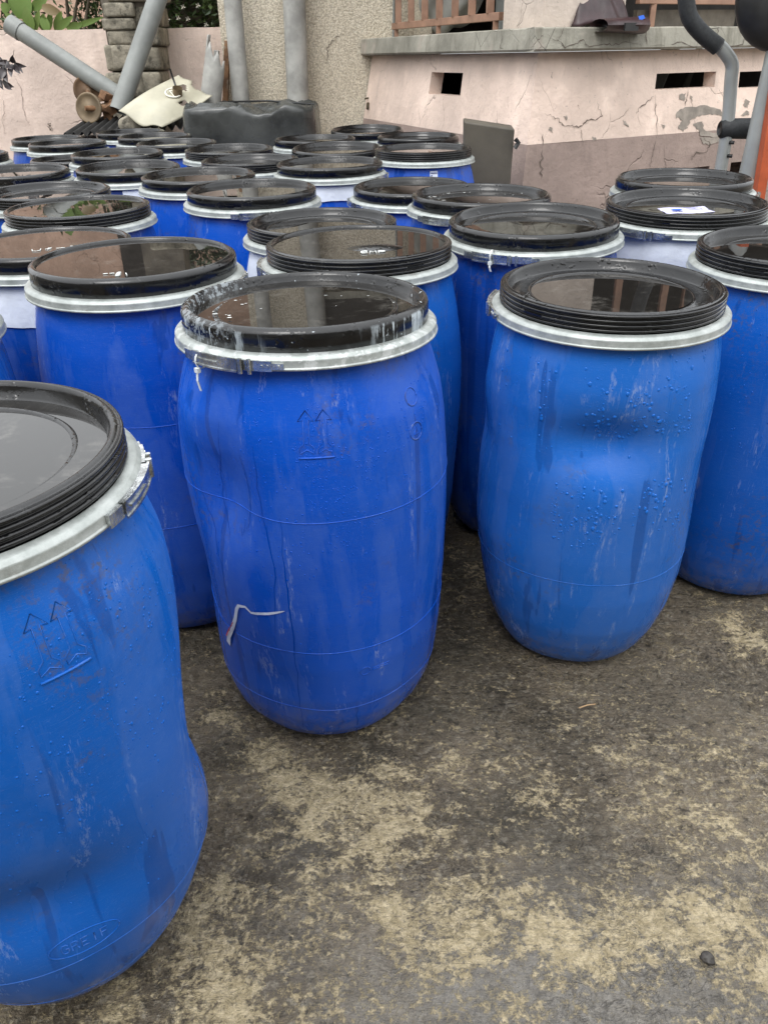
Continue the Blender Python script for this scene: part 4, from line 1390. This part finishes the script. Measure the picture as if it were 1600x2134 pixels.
def arc_strip(w, a0, a1, r0, r1, z0, z1, n=14):
    """curved bar following the ring"""
    rows = []
    for k in range(n + 1):
        a = a0 + (a1 - a0) * k / n
        c, s = math.sin(a), -math.cos(a)
        rows.append([(r0 * c, r0 * s, z0), (r1 * c, r1 * s, z0), (r1 * c, r1 * s, z1), (r0 * c, r0 * s, z1)])
    o = len(w.v)
    w.grid(np.array(rows), True)
    w.f.append((o, o + 1, o + 2, o + 3))
    e = o + n * 4
    w.f.append((e + 3, e + 2, e + 1, e))
def latch_mesh():
    w = MB()
    arc_strip(w, -.30, .10, .2455, .2545, -.0665, -.0480)
    arc_strip(w, -.26, -.06, .2540, .2568, -.0585, -.0555)      # pressed rib on the lever
    arc_strip(w, -.42, -.31, .2455, .2525, -.0660, -.0490, 6)
    arc_strip(w, -.30, .10, .2530, .2560, -.0690, -.0660)
    arc_strip(w, -.30, .10, .2530, .2560, -.0485, -.0455)
    arc_strip(w, .12, .34, .2455, .2500, -.0655, -.0480, 8)
    arc_strip(w, .34, .42, .2455, .2490, -.0625, -.0520, 4)
    for a, r_, rr_ in ((.125, .2545, .0042), (.19, .2535, .0036)):
        x, y = r_ * math.sin(a), -r_ * math.cos(a)
        w.tube([(x, y, -.0700), (x, y, -.0450)], rr_, 8)
    for a in (.27, .31, .385):
        c = Vector((math.sin(a), -math.cos(a), 0))
        w.tube([c * .2485 + Vector((0, 0, -.057)), c * .2515 + Vector((0, 0, -.057))], .0028, 8)
    return w.mesh('latch', False)
ME_LATCH = latch_mesh()
ME_LATCH.materials.append(M['latch'])
def water_mesh(r, n=72):
    return MB().add([(r * math.cos(2 * math.pi * k / n), r * math.sin(2 * math.pi * k / n), 0) for k in range(n)] + [(0, 0, 0)],
                    [(k, (k + 1) % n, n) for k in range(n)]).mesh('water', False)
ME_WATER = {'full': water_mesh(.2125), 'mid': water_mesh(.2105), 'low': water_mesh(.1655), 'shelf': water_mesh(.2082)}
for me_ in ME_WATER.values():
    me_.materials.append(M['water'])
LEVEL = {'full': -.0085, 'mid': -.0150, 'low': -.0225, 'shelf': -.0228}
slot = MB()
arc_strip(slot, -.10, .10, .2295, .2318, -.0265, -.0235, 8)
ME_SLOT = slot.mesh('grip_slot', False)
ME_SLOT.materials.append(M['lid'])

AZURE, ULTRA, NAVY, DEEP = (.003, .098, .44, 1), (.001, .070, .46, 1), (.001, .046, .30, 1), (.001, .062, .42, 1)
VAR = [Shape(.92, 1.0, ((40, .55, .5, .12, .018), (200, .4, .6, .1, .02)), 3), Shape(.92, .985, ((-70, .6, .4, .15, .02),), 5),
       Shape(.92, 1.0, ((10, .35, .6, .08, .015), (130, .5, .5, .12, .02)), 8), Shape(.92, .99, ((-20, .6, .5, .1, .02),), 11)]
ME_VAR = []
for s_ in VAR:
    me_ = s_.mesh(72, 36)
    me_.materials.append(M['drum'])
    ME_VAR.append(me_)
GROUP = 'blue plastic drums standing in the yard'
DRUMS = {}
def drum(key, x, y, h, lid='s', water='mid', tilt=0.0, side=0.0, latch=None, color=DEEP, shape=None, var=0, spin=0.0, paint=False, slot_at=15.0, label='', res=(128, 100)):
    rz = math.atan2(-x, y)
    root = empty('plastic_drum', (x, y, 0), rz)
    root['label'], root['category'], root['group'] = label, 'drum', GROUP
    if shape is not None:
        shp = Shape(h, **shape)
        me_ = shp.mesh(*res)
        me_.materials.append(M['drum'])
        bd = link('body', me_, None, root)
    else:
        shp = VAR[var]
        bd = link('body', ME_VAR[var], None, root, None, (0, 0, spin))
        bd.scale = (1, 1, (h - .066) / shp.H)
    bd.color = color
    ld = link('lid', ME_LID_P if paint else ME_LID[lid], None, root, (0, 0, h))
    ld.rotation_euler = (rad(-tilt) * -1, rad(side), 0)       # positive: the near rim dips towards the camera
    rg_ = link('clamp_ring', ME_RING_P if paint else ME_RING, None, root, (0, 0, h))
    rg_.rotation_euler = ld.rotation_euler
    if latch is not None:
        link('latch', ME_LATCH, None, rg_, None, (0, 0, rad(latch)))
    if slot_at is not None:
        link('grip_slot', ME_SLOT, None, ld, None, (0, 0, rad(slot_at)))
    if water:
        wl = link('water', ME_WATER[water], None, ld, (0, 0, LEVEL[water]))
        wl.rotation_euler = Matrix.Rotation(rad(side), 3, 'Y').to_4x4().inverted().to_euler()
        ml = (Matrix.Rotation(rad(side), 3, 'Y') @ Matrix.Rotation(rad(tilt), 3, 'X')).inverted()
        wl.rotation_euler = ml.to_euler()
    DRUMS[key] = dict(root=root, body=bd, lid=ld, ring=rg_, shape=shp, x=x, y=y, h=h, rz=rz)
    return root

def hit(key, u, v):                     # where on the drum wall a photo pixel falls: (angle, height)
    D = DRUMS[key]
    d = ray(u, v)
    o = np.array([-D['x'], -D['y']])
    rr_ = .262
    for _ in range(8):
        A, B, C = d[0] ** 2 + d[1] ** 2, 2 * (o @ d[:2]), o @ o - rr_ * rr_
        disc_ = max(0, B * B - 4 * A * C)
        t = (-B - math.sqrt(disc_)) / (2 * A)
        p = o + d[:2] * t
        z = CAM_Z + d[2] * t
        ca, sa = math.cos(-D['rz']), math.sin(-D['rz'])
        q = (p[0] * ca - p[1] * sa, p[0] * sa + p[1] * ca)
        th = math.atan2(q[0], -q[1])
        rr_ = float(D['shape'].r(th, min(max(z, 0), D['shape'].H)))
    return th, z

def strokes(key, lines, r, name, off=.0, mat='drum', n=6):
    """raised lines on the drum wall; lines hold (angle, height) points"""
    D = DRUMS[key]
    w = MB()
    for L in lines:
        pts = []
        for a, b in zip(L[:-1], L[1:]):
            ln = math.hypot((b[0] - a[0]) * .26, b[1] - a[1])
            m_ = max(1, int(ln / .012))
            for k in range(m_):
                pts.append((a[0] + (b[0] - a[0]) * k / m_, a[1] + (b[1] - a[1]) * k / m_))
        pts.append(L[-1])
        w.tube([D['shape'].pt(np.array(p[0]), np.array(p[1]), off) for p in pts], r, n)
    o = w.build(name, M[mat], D['body'], smooth=True)
    o.color = D['body'].color
    return o

def wrap_sheet(key, a0, a1, z0, z1, name='label_sheet', mat='paper', seed=0, off=.003, wav=.006, crinkle=.0025):
    D = DRUMS[key]
    nu, nv = 48, 16
    P = np.zeros((nv, nu, 3))
    for j in range(nu):
        s = j / (nu - 1)
        a = rad(a0 + (a1 - a0) * s)
        lo_ = z0 + wav * (float(fbm(s * 6, 3.3, seed=seed)) - .5) * 2
        zz = np.linspace(lo_, z1, nv)
        cr_ = crinkle * (fbm(s * 14, np.linspace(0, 3, nv) + s * 3, seed=seed + 5) - .2)
        P[:, j] = D['shape'].pt(np.full(nv, a), zz, off + cr_)
    o = MB().grid(P).build(name, M[mat], D['root'], smooth=True)
    return o

drum('P', -.548, .860, .930, 'r', 'shelf', .8, 0, 62, AZURE, dict(fat=1.025, seed=2, taper=.08, rb=.30, dents=(
    (84, .475, .38, .125, .056), (34, .46, .25, .14, -.005), (70, .27, .5, .09, -.006), (-14, .37, .55, .070, .026))), slot_at=None,
    label='blue drum with ribbed wet lid whose side caves in deeply, beside the zip-tied drum', res=(176, 150))
drum('A', -.139, 1.488, .937, 's', 'shelf', -1.6, 0, -34, ULTRA, dict(fat=1.03, seed=5, taper=.0, dents=(
    (-44, .62, .32, .105, .036), (-78, .36, .45, .20, .022), (-30, .20, .4, .10, .014), (-62, .75, .25, .06, -.006))), paint=True, slot_at=-70,
    label='paint splashed blue drum with a white zip tie on its clamp and torn sticker', res=(176, 150))
drum('B', .486, 1.675, .905, 'r', 'low', .6, .4, -86, (.010, .120, .48, 1), dict(fat=.985, seed=9, taper=.045, rb=.10, dents=(
    (6, .630, .44, .062, .048), (-76, .585, .35, .06, .012), (78, .50, .5, .16, .014), (-60, .36, .5, .1, -.01))), slot_at=-38,
    label='blue drum with ribbed lid and a wide dent across its belly', res=(176, 150))
drum('O', 1.013, 1.970, .916, 'r', 'shelf', .8, -.6, None, (.003, .085, .42, 1), dict(fat=1.0, seed=12, dents=((40, .5, .5, .12, .015), (-60, .3, .5, .1, .012))), slot_at=-20,
    label='rain beaded blue drum with ribbed lid reflecting the exercise machine')
drum('C', .425, 2.278, .934, 's', 'shelf', 1.6, -.4, -19, NAVY, dict(fat=.97, seed=14, dents=((-20, .5, .5, .15, .012),)), slot_at=16,  # darker body: shade among the drums put into its colour
    label='blue drum with smooth lid and plain zinc latch, between dented drum and marker-lettered drum')
drum('D', -.049, 2.045, .927, 'r', 'full', -.4, 0, -84, AZURE, dict(fat=.985, seed=15, dents=((50, .5, .5, .15, -.008),)), slot_at=34,
    label='blue drum whose flooded ribbed lid has white marker letters C M P')
drum('E', -.560, 1.870, .938, 's', 'full', -.1, 0, 62, DEEP, dict(fat=1.0, seed=18, dents=((-30, .62, .5, .1, .006), (60, .4, .5, .15, .01))), slot_at=52,
    label='blue drum with smooth brim-full lid reflecting the plants and pink house')
drum('Q6', -1.047, 1.620, .885, 'r', 'mid', 0, 0, None, AZURE, dict(fat=.96, seed=20), slot_at=None,
    label='blue drum beside the brim-full drum, only its clamp ring edge and flank showing')
drum('Q7', -.915, 2.261, .900, 's', 'full', -.3, 0, None, NAVY, dict(fat=.98, seed=22), slot_at=None,
    label='blue drum with white film round its neck and scribbled marker on flooded lid')
drum('F', .913, 2.482, .938, 'r', 'low', 1.4, 0, -29, NAVY, dict(fat=.98, seed=24), slot_at=-14,
    label='blue drum with white film round its neck and a printed sheet inside its lid')
drum('Q13', 1.076, 2.990, .938, 's', 'shelf', .6, 0, 80, NAVY, var=1, spin=1.2, slot_at=None, label='blue drum right beside the exercise machine, smooth flooded lid')
drum('N', -.174, 2.573, .888, 'r', 'low', .4, 0, None, DEEP, dict(fat=.99, seed=26), slot_at=None, label='blue drum with ribbed lid and white film, just behind the marker-lettered drum')
drum('M', .343, 2.802, .925, 's', 'shelf', 0, .4, -28, ULTRA, dict(fat=.98, seed=28), slot_at=None, label='blue drum with zip tied latch and flooded lid, behind the plain latch drum')
drum('G', -.451, 3.046, .923, 's', 'mid', .6, 0, 6, ULTRA, dict(fat=1.0, seed=30, dents=((-30, .6, .5, .1, .01),)), slot_at=-22, label='blue drum with raindrops along its smooth lid rim and latch facing the yard')
drum('L', .135, 3.333, .882, 's', 'mid', .8, 0, -72, ULTRA, var=0, spin=2.0, slot_at=None, label='low blue drum with smooth lid and a latch on its side, behind the spattered drum')
drum('H', -.991, 2.784, .913, 'r', 'full', .2, -.3, None, NAVY, var=2, spin=.6, slot_at=-8, label='blue drum with ribbed flooded lid reflecting green leaves')
drum('K', -.731, 3.507, .918, 's', 'mid', .8, 0, None, ULTRA, var=3, spin=1.0, slot_at=None, label='blue drum with smooth flooded lid behind the raindrop-rimmed drum')
drum('J', -.205, 3.738, .929, 's', 'mid', .5, 0, 68, ULTRA, var=1, spin=4.0, slot_at=-30, label='blue drum with white film round its neck and smooth lid mirroring the pebbledash')
drum('I', .222, 4.146, .940, 'r', 'mid', .4, 0, None, ULTRA, var=0, spin=5.0, slot_at=None, label='blue drum with small white printed sticker, next to the grey brown slab')
FAR = [('Q20', .235, 4.940, .929, 's', .2, 'blue drum with smooth lid between stickered drum and terrace wall'),
       ('Q21', -.058, 5.560, .922, 's', 3.0, 'blue drum with tilted lid standing below the water tap'),
       ('Q22', -.351, 4.991, .923, 's', .3, 'blue drum with smooth lid directly in front of the black tank'),
       ('Q23', -.205, 4.458, .921, 's', 2.6, 'blue drum with tipped smooth lid behind the film-wrapped mirror-lidded drum'),
       ('Q24', -.778, 4.589, .914, 'r', 1.2, 'blue drum with ribbed lid holding rippled water near the black tank'),
       ('Q25', -.599, 4.091, .911, 'r', .3, 'blue drum with ribbed lid in the second row from the tank'),
       ('Q26', -1.165, 5.093, .908, 's', .6, 'blue drum with smooth lid, third in the line from the corrugated sheet'),
       ('Q27', -1.405, 5.564, .909, 's', .4, 'blue drum with smooth lid, second in the line from the corrugated sheet'),
       ('Q28', -1.681, 6.016, .904, 's', .2, 'blue drum with smooth lid against the black corrugated sheet'),
       ('Q29', -1.906, 5.394, .894, 's', .3, 'blue drum with smooth lid between the short drum and the wall-side drum'),
       ('Q30', -2.210, 5.893, .883, 's', .2, 'blue drum with smooth lid closest to the pink garden wall'),
       ('Q31', -1.334, 4.469, .916, 's', .8, 'blue drum with smooth lid mirroring a strip of pink wall'),
       ('Q32', -1.718, 4.900, .852, 's', 0, 'short blue drum sunk low among its taller neighbours'),
       ('Q33', -1.131, 3.921, .908, 's', 1.6, 'blue drum with smooth lid mirroring a bright pale strip'),
       ('Q34', -1.658, 3.965, .896, 's', 1.0, 'blue drum with smooth lid and half dry pan by the yard edge'),
       ('Q35', -1.258, 3.241, .904, 'r', .6, 'blue drum with ribbed lid mirroring pink wall behind the leaf-mirroring drum'),
       ('Q36', -2.125, 4.428, .927, 'r', 0, 'blue drum at the end of its row, barely showing')]
for k, (key, x, y, h, lt_, tl, lb_) in enumerate(FAR):
    drum(key, x, y, h, lt_, 'mid' if k % 5 else 'low', tl, 0, None, (ULTRA, NAVY, DEEP)[k % 3], var=k % 4, spin=k * 1.9, slot_at=(k * 47) % 90 - 45 if k % 2 else None, label=lb_)

# --- white film and stickers
wrap_sheet('Q7', -80, 80, .735, .830, seed=1, wav=.012)
wrap_sheet('N', -75, 20, .70, .820, seed=2, wav=.02)
wrap_sheet('F', -60, 70, .765, .868, seed=3, wav=.006)
wrap_sheet('J', -50, 60, .800, .858, seed=4, off=.006)
wrap_sheet('Q33', -10, 70, .76, .838, seed=6, off=.006)
th, z = hit('I', 903, 363)
stk = wrap_sheet('I', math.degrees(th) - 4.4, math.degrees(th) + 4.4, z - .020, z + .014, 'sticker', 'paper', 7, .007, 0, .0003)
for k in range(3):
    sh_ = DRUMS['I']['shape']
    zz = z + .006 - k * .010
    a = th - rad(3.6)
    wpt = [sh_.pt(np.array(a + rad(.9) * q_), np.array(zz), .0105) for q_ in range(9 if k != 1 else 3)]
    MB().tube(wpt, .0016, 5).build('text_line', M['ink'], stk, smooth=True)

# --- embossed transport arrows, rings, mould lines
def arrows(key, u, v, sc_=1.0, skew=0.0):
    a0, z0 = hit(key, u, v)
    R_ = .262
    L = []
    for dx in (-.016, .016):
        X = lambda q: (a0 + (q[0] + dx) * sc_ / R_, z0 + (q[1] + skew * (q[0] + dx)) * sc_)
        L.append([X(q) for q in ((0, .040), (-.014, .022), (-.005, .024), (-.005, -.016), (-.013, -.024), (-.012, -.034), (0, -.027), (.012, -.034), (.013, -.024), (.005, -.016), (.005, .024), (.014, .022), (0, .040))])
    strokes(key, L, (.0008 if key == 'P' else .0010) * sc_, 'embossed_arrows', .0)
    strokes(key, [[(a0 - .031 * sc_ / R_, z0 - .042 * sc_ - skew * .031), (a0 + .031 * sc_ / R_, z0 - .042 * sc_ + skew * .031)]], .0020 * sc_, 'embossed_bar', .0002)
arrows('A', 657, 905)
arrows('P', 118, 1335, .98)
def circle(key, u, v, r, rw=.0013, name='embossed_ring', el=1.0):
    a0, z0 = hit(key, u, v)
    strokes(key, [[(a0 + r * el * math.cos(t) / .262, z0 + r * math.sin(t)) for t in np.linspace(0, 2 * math.pi, 28)]], rw, name, .0002)
    return a0, z0
circle('A', 856, 826, .0155)
a0, z0 = circle('A', 867, 897, .0160)
strokes('A', [[(a0 + x / .262, z0 + y) for x, y in ((-.006, -.006), (0, .010), (.006, -.006), (-.006, -.006))]], .001, 'embossed_mark', .0002)
a0, z0 = circle('A', 762, 1398, .0105, .0010)
strokes('A', [[(a0 + (.016 + .0) / .262, z0 + .004 - k * .006), (a0 + .055 / .262, z0 + .004 - k * .006)] for k in range(2)], .0009, 'embossed_line', .0002)
def seam(key, z, name='mould_line', r=.0011):
    strokes(key, [[(rad(-100 + 200 * k / 60), z) for k in range(61)]], r, name, .0000)
for z in (.60, .295, .128):
    seam('A', z)
for z in (.235, .12):
    seam('P', z, r=.0008)
seam('B', .30, r=.0008)
seam('E', .62)
seam('E', .36)
FONT = {'G': [[(1, .85), (.75, 1), (.25, 1), (0, .7), (0, .3), (.25, 0), (.8, 0), (1, .2), (1, .5), (.6, .5)]], 'R': [[(0, 0), (0, 1), (.7, 1), (1, .8), (.7, .5), (0, .5)], [(.5, .5), (1, 0)]],
        'E': [[(1, 1), (0, 1), (0, 0), (1, 0)], [(0, .5), (.8, .5)]], 'I': [[(.5, 0), (.5, 1)]], 'F': [[(1, 1), (0, 1), (0, 0)], [(0, .5), (.8, .5)]],
        'C': [[(1, .9), (.6, 1), (.1, .8), (0, .4), (.2, .05), (.6, 0), (1, .1)]], 'M': [[(0, 0), (.1, 1), (.5, .35), (.9, 1), (1, 0)]], 'P': [[(0, 0), (0, 1), (.7, 1), (1, .75), (.7, .5), (0, .5)]],
        'U': [[(0, 1), (0, .2), (.4, 0), (.9, .2), (1, 1)]], 'f': [[(.9, 1), (.5, .9), (.4, 0)], [(.1, .55), (.8, .55)]], '-': [[(0, .45), (1, .45)]], 's': [[(1, .8), (.4, .9), (.2, .6), (.9, .4), (.6, .05), (0, .1)]]}
a0, z0 = circle('P', 178, 1960, .021, .0008, 'embossed_oval', 2.5)
L = []
for k, ch in enumerate('GREIF'):
    for ln in FONT[ch]:
        L.append([(a0 + (-.034 + k * .0145 + x * .010) / .262, z0 - .008 + y * .016) for x, y in ln])
strokes('P', L, .0008, 'embossed_letters', .0001)

# --- white marker on the lids
def lid_write(key, text, x0, y0, size, wid=.0016, ang=0.0, gap=1.35):
    D = DRUMS[key]
    lev = LEVEL['full'] + .0012
    w = MB()
    for k, ch in enumerate(text):
        for ln in FONT[ch]:
            pts = []
            for x, y in ln:
                px, py = (k * gap + x) * size, y * size * 1.3
                pts.append((x0 + px * math.cos(ang) - py * math.sin(ang), y0 + px * math.sin(ang) + py * math.cos(ang), lev))
            w.tube(pts, wid, 5)
    w.build('handwriting', M['chalk'], D['lid'], smooth=True)
lid_write('D', 'CMP', .004, -.120, .0155, .0016)
lid_write('Q7', 'Uf-s', -.035, -.10, .022, .00095)
lid_write('E', 'sI', -.045, -.165, .013, .0014, .1)
lid_write('E', '--s', -.07, -.14, .010, .0012, -.1)
D_ = DRUMS['D']
hump = MB()
rows = []
for i in range(8):
    t = i / 7
    rows.append([(.04 + .075 * (1 - t) * math.cos(a) * 1.0, -.055 + .045 * (1 - t) * math.sin(a), LEVEL['full'] - .002 + .009 * (1 - (1 - t) ** 2)) for a in np.linspace(0, 2 * math.pi, 33)[:-1]])
hump.grid(np.array(rows), True).build('lid_boss', M['lid'], D_['lid'], smooth=True)

# --- small white flecks floating in some of the lids
def flecks(key, n_, lev, seed, rmax=.19):
    r = random.Random(seed)
    w = MB()
    for _ in range(n_):
        a, q_ = r.random() * 6.283, rmax * math.sqrt(r.random())
        if r.random() < .45:
            a, q_ = math.pi + r.gauss(0, .5), rmax * (1 - abs(r.gauss(0, .25)))
        s = .0008 + .0026 * r.random() ** 3
        c = (q_ * math.cos(a), q_ * math.sin(a))
        el = 1 + 2 * r.random()
        k0 = len(w.v)
        pts = [(c[0] + s * el * math.cos(t) * (.7 + .5 * r.random()), c[1] + s * math.sin(t) * (.7 + .5 * r.random()), lev + .0012) for t in np.linspace(0, 6.283, 9)[:-1]]
        w.add(pts, [tuple(range(8))])
    o = w.build('white_flecks', M['chalk'], DRUMS[key]['lid'])
    o['kind'] = 'stuff'
flecks('A', 26, LEVEL['shelf'] + .0012, 3)
flecks('M', 30, LEVEL['shelf'] + .0010, 5)
flecks('N', 16, -.0245, 6, .17)

# --- zip tie on the latch
def ziptie(key, deg, tail=.050):
    D = DRUMS[key]
    a = rad(deg)
    c = np.array([math.sin(a), -math.cos(a), 0])
    tg = np.array([math.cos(a), math.sin(a), 0])
    zc = D['h'] - .058
    w = MB()
    loop = [c * (.247 + .012 * math.cos(t)) + np.array([0, 0, zc + .015 * math.sin(t)]) for t in np.linspace(math.pi * .9, -math.pi * .95, 16)]
    rows = [[p - tg * .0022, p + tg * .0022] for p in loop]
    rows2 = [[p - tg * .0022 + c * .0012, p + tg * .0022 + c * .0012] for p in loop]
    w.grid(np.array(rows)).grid(np.array(rows2))
    base = c * .258 + np.array([0, 0, zc - .016])
    w.box(base, (.009, .007, .008), Matrix.Rotation(a, 3, 'Z'))
    tl = [base, base + c * .003 + tg * .001 + [0, 0, -tail * .5], base + c * .001 + tg * .004 + [0, 0, -tail]]
    w.grid(np.array([[p - tg * .0025, p + tg * .0025] for p in tl])).grid(np.array([[p - tg * .0025 + c * .0012, p + tg * .0025 + c * .0012] for p in tl]))
    w.build('zip_tie', M['tie'], D['root'])
ziptie('A', -48, .036)
ziptie('M', -6, .022)
ziptie('C', -23, .020)

# --- torn strip of sticker on the zip-tied drum
def strip(key, px, wid, name, mat, off=.003, wob=.002):
    D = DRUMS[key]
    rows = []
    pts = [hit(key, u, v) for u, v in px]
    for i, p in enumerate(pts):
        q0, q1 = pts[max(i - 1, 0)], pts[min(i + 1, len(pts) - 1)]
        dx, dz = (q1[0] - q0[0]) * .262, q1[1] - q0[1]
        L = math.hypot(dx, dz)
        nx, nz = -dz / L, dx / L
        w_ = wid[i] / 2
        rows.append([D['shape'].pt(np.array(p[0] + s * nx * w_ / .262), np.array(p[1] + s * nz * w_), off + wob * math.sin(i * 1.7)) for s in (-1, 1)])
    return MB().grid(np.array(rows)).build(name, M[mat], D['root'], smooth=True)
tsk = strip('A', ((479, 1340), (481, 1322), (487, 1305), (491, 1290), (496, 1268), (500, 1260), (512, 1264), (524, 1276), (536, 1276), (560, 1277), (578, 1276), (594, 1272)),
            (.014, .014, .012, .009, .008, .007, .006, .005, .006, .006, .005, .002), 'torn_sticker', 'paper')
strip('A', ((477, 1322), (484, 1308), (490, 1294)), (.003, .003, .002), 'red_print', 'redink', .0065)
strip('A', ((483, 1312), (486, 1306), (488, 1299)), (.004, .002, .004), 'black_print', 'ink', .0065)

# --- trails of rain water running down the near drums
_t = NT('water_trail')
M['trail'] = _t.done(_t.n('ObjectInfo').outputs['Color'], .10, 0, None, IOR=1.4)
def trail(key, px, w0):
    pts = []
    r = random.Random(int(px[0][0]))
    for a, b in zip(px[:-1], px[1:]):
        for k in range(6):
            pts.append((a[0] + (b[0] - a[0]) * k / 6 + r.gauss(0, 1.2), a[1] + (b[1] - a[1]) * k / 6))
    pts.append(px[-1])
    N = len(pts)
    o = strip(key, pts, [w0 * (.55 + .8 * r.random()) * min(1, .2 + 3 * min(i, N - 1 - i) / N) for i in range(N)], 'water_trail', 'trail', .0005, .0)
    o.color = [c * .80 for c in DRUMS[key]['body'].color[:3]] + [1]
for key, px, w0 in (('A', ((526, 930), (543, 1060), (572, 1180), (574, 1320)), .0026), ('A', ((582, 1080), (598, 1230), (612, 1330), (622, 1440), (634, 1530)), .0028),
                    ('A', ((455, 880), (462, 1010), (480, 1120)), .0020), ('A', ((432, 1000), (446, 1090), (462, 1180)), .0018), ('A', ((745, 1470), (742, 1530)), .003)):
    trail(key, px, w0)

# --- printed sheet lying in a lid
Df = DRUMS['F']
pf = np.array([Df['x'], Df['y'], Df['h']])
s0_ = at(1428, 433, Df['y'] - .03)
sheet = MB()
sx, sy = .072, .048
rows = [[((j / 8 - .5) * 2 * sx + (i / 6) * .012, (i / 6 - .5) * 2 * sy, .0012 * math.sin(j + i)) for j in range(9)] for i in range(7)]
ps = empty('printed_sheet', (Df['x'] - .02, Df['y'] - .045, Df['h'] - .0215), .1)
so_ = MB().grid(np.array(rows)).build('paper', M['print'], ps, smooth=True)
so_.modifiers.new('thick', 'SOLIDIFY').thickness = .0008
MB().box((-.025, -.006, .0035), (.030, .022, .0006)).build('printed_logo', M['blue'], ps)
for k in range(4):
    MB().box((.03, .02 - k * .012, .0035), (.045, .0016, .0006)).build('text_line', M['ink'], ps)
tag(ps, 'lilac printed paper sheet lying inside a wet black drum lid', 'paper')

# --- rain drops on the near drums
def drops(key, n_, regions, seed, size=.0016):
    D = DRUMS[key]
    r = random.Random(seed)
    tmpl = [(math.cos(a) * c, math.sin(a) * c, s) for c, s in ((1, 0), (.86, .25), (.48, .42)) for a in [2 * math.pi * k / 8 for k in range(8)]] + [(0, 0, .48)]
    tf = [(i * 8 + k, i * 8 + (k + 1) % 8, (i + 1) * 8 + (k + 1) % 8, (i + 1) * 8 + k) for i in range(2) for k in range(8)] + [(16 + k, 16 + (k + 1) % 8, 24) for k in range(8)]
    V, F = [], []
    for _ in range(n_):
        a0, a1, z0_, z1_, clus = r.choice(regions)
        a, z = rad(r.uniform(a0, a1)), r.uniform(z0_, z1_)
        if clus and float(fbm(a * 9 + 3, z * 22, seed=seed, o=3)) < .42 + .16 * r.random():
            continue
        s = size * (.5 + 1.3 * r.random() ** 4)
        p = D['shape'].pt(np.array(a), np.array(z))
        nn = Vector((math.sin(a), -math.cos(a), .0)).normalized()
        tx = Vector((math.cos(a), math.sin(a), 0))
        tz = Vector((0, 0, 1))
        st_ = .9 + .7 * r.random()
        b = len(V)
        for q in tmpl:
            V.append(tuple(Vector(p) + tx * q[0] * s + tz * q[1] * s * st_ + nn * (q[2] * s - .0002)))
        F += [tuple(i + b for i in f) for f in tf]
    o = MB()
    o.v, o.f = V, F
    ob = o.build('rain_drops', M['drop'], D['root'], smooth=True)
    ob['kind'] = 'stuff'
    ob.color = [min(1, c * 1.1) for c in D['body'].color[:3]] + [1]
drops('A', 5600, [(-35, 70, .48, .85, 1), (-10, 40, .55, .82, 1), (-60, 75, .3, .8, 1)], 1, .0010)
drops('B', 1800, [(-55, 65, .60, .82, 1), (-15, 55, .40, .56, 1), (0, 50, .64, .76, 1)], 2, .0022)
drops('P', 2600, [(-40, 70, .3, .85, 1), (-10, 60, .5, .8, 1)], 3, .0012)
drops('O', 900, [(-60, 10, .4, .84, 1)], 4, .0012)
drops('G', 250, [(-50, 50, .6, .84, 1)], 6, .0025)
print('triangles', sum(len(o.data.polygons) for o in bpy.data.objects if o.type == 'MESH'))
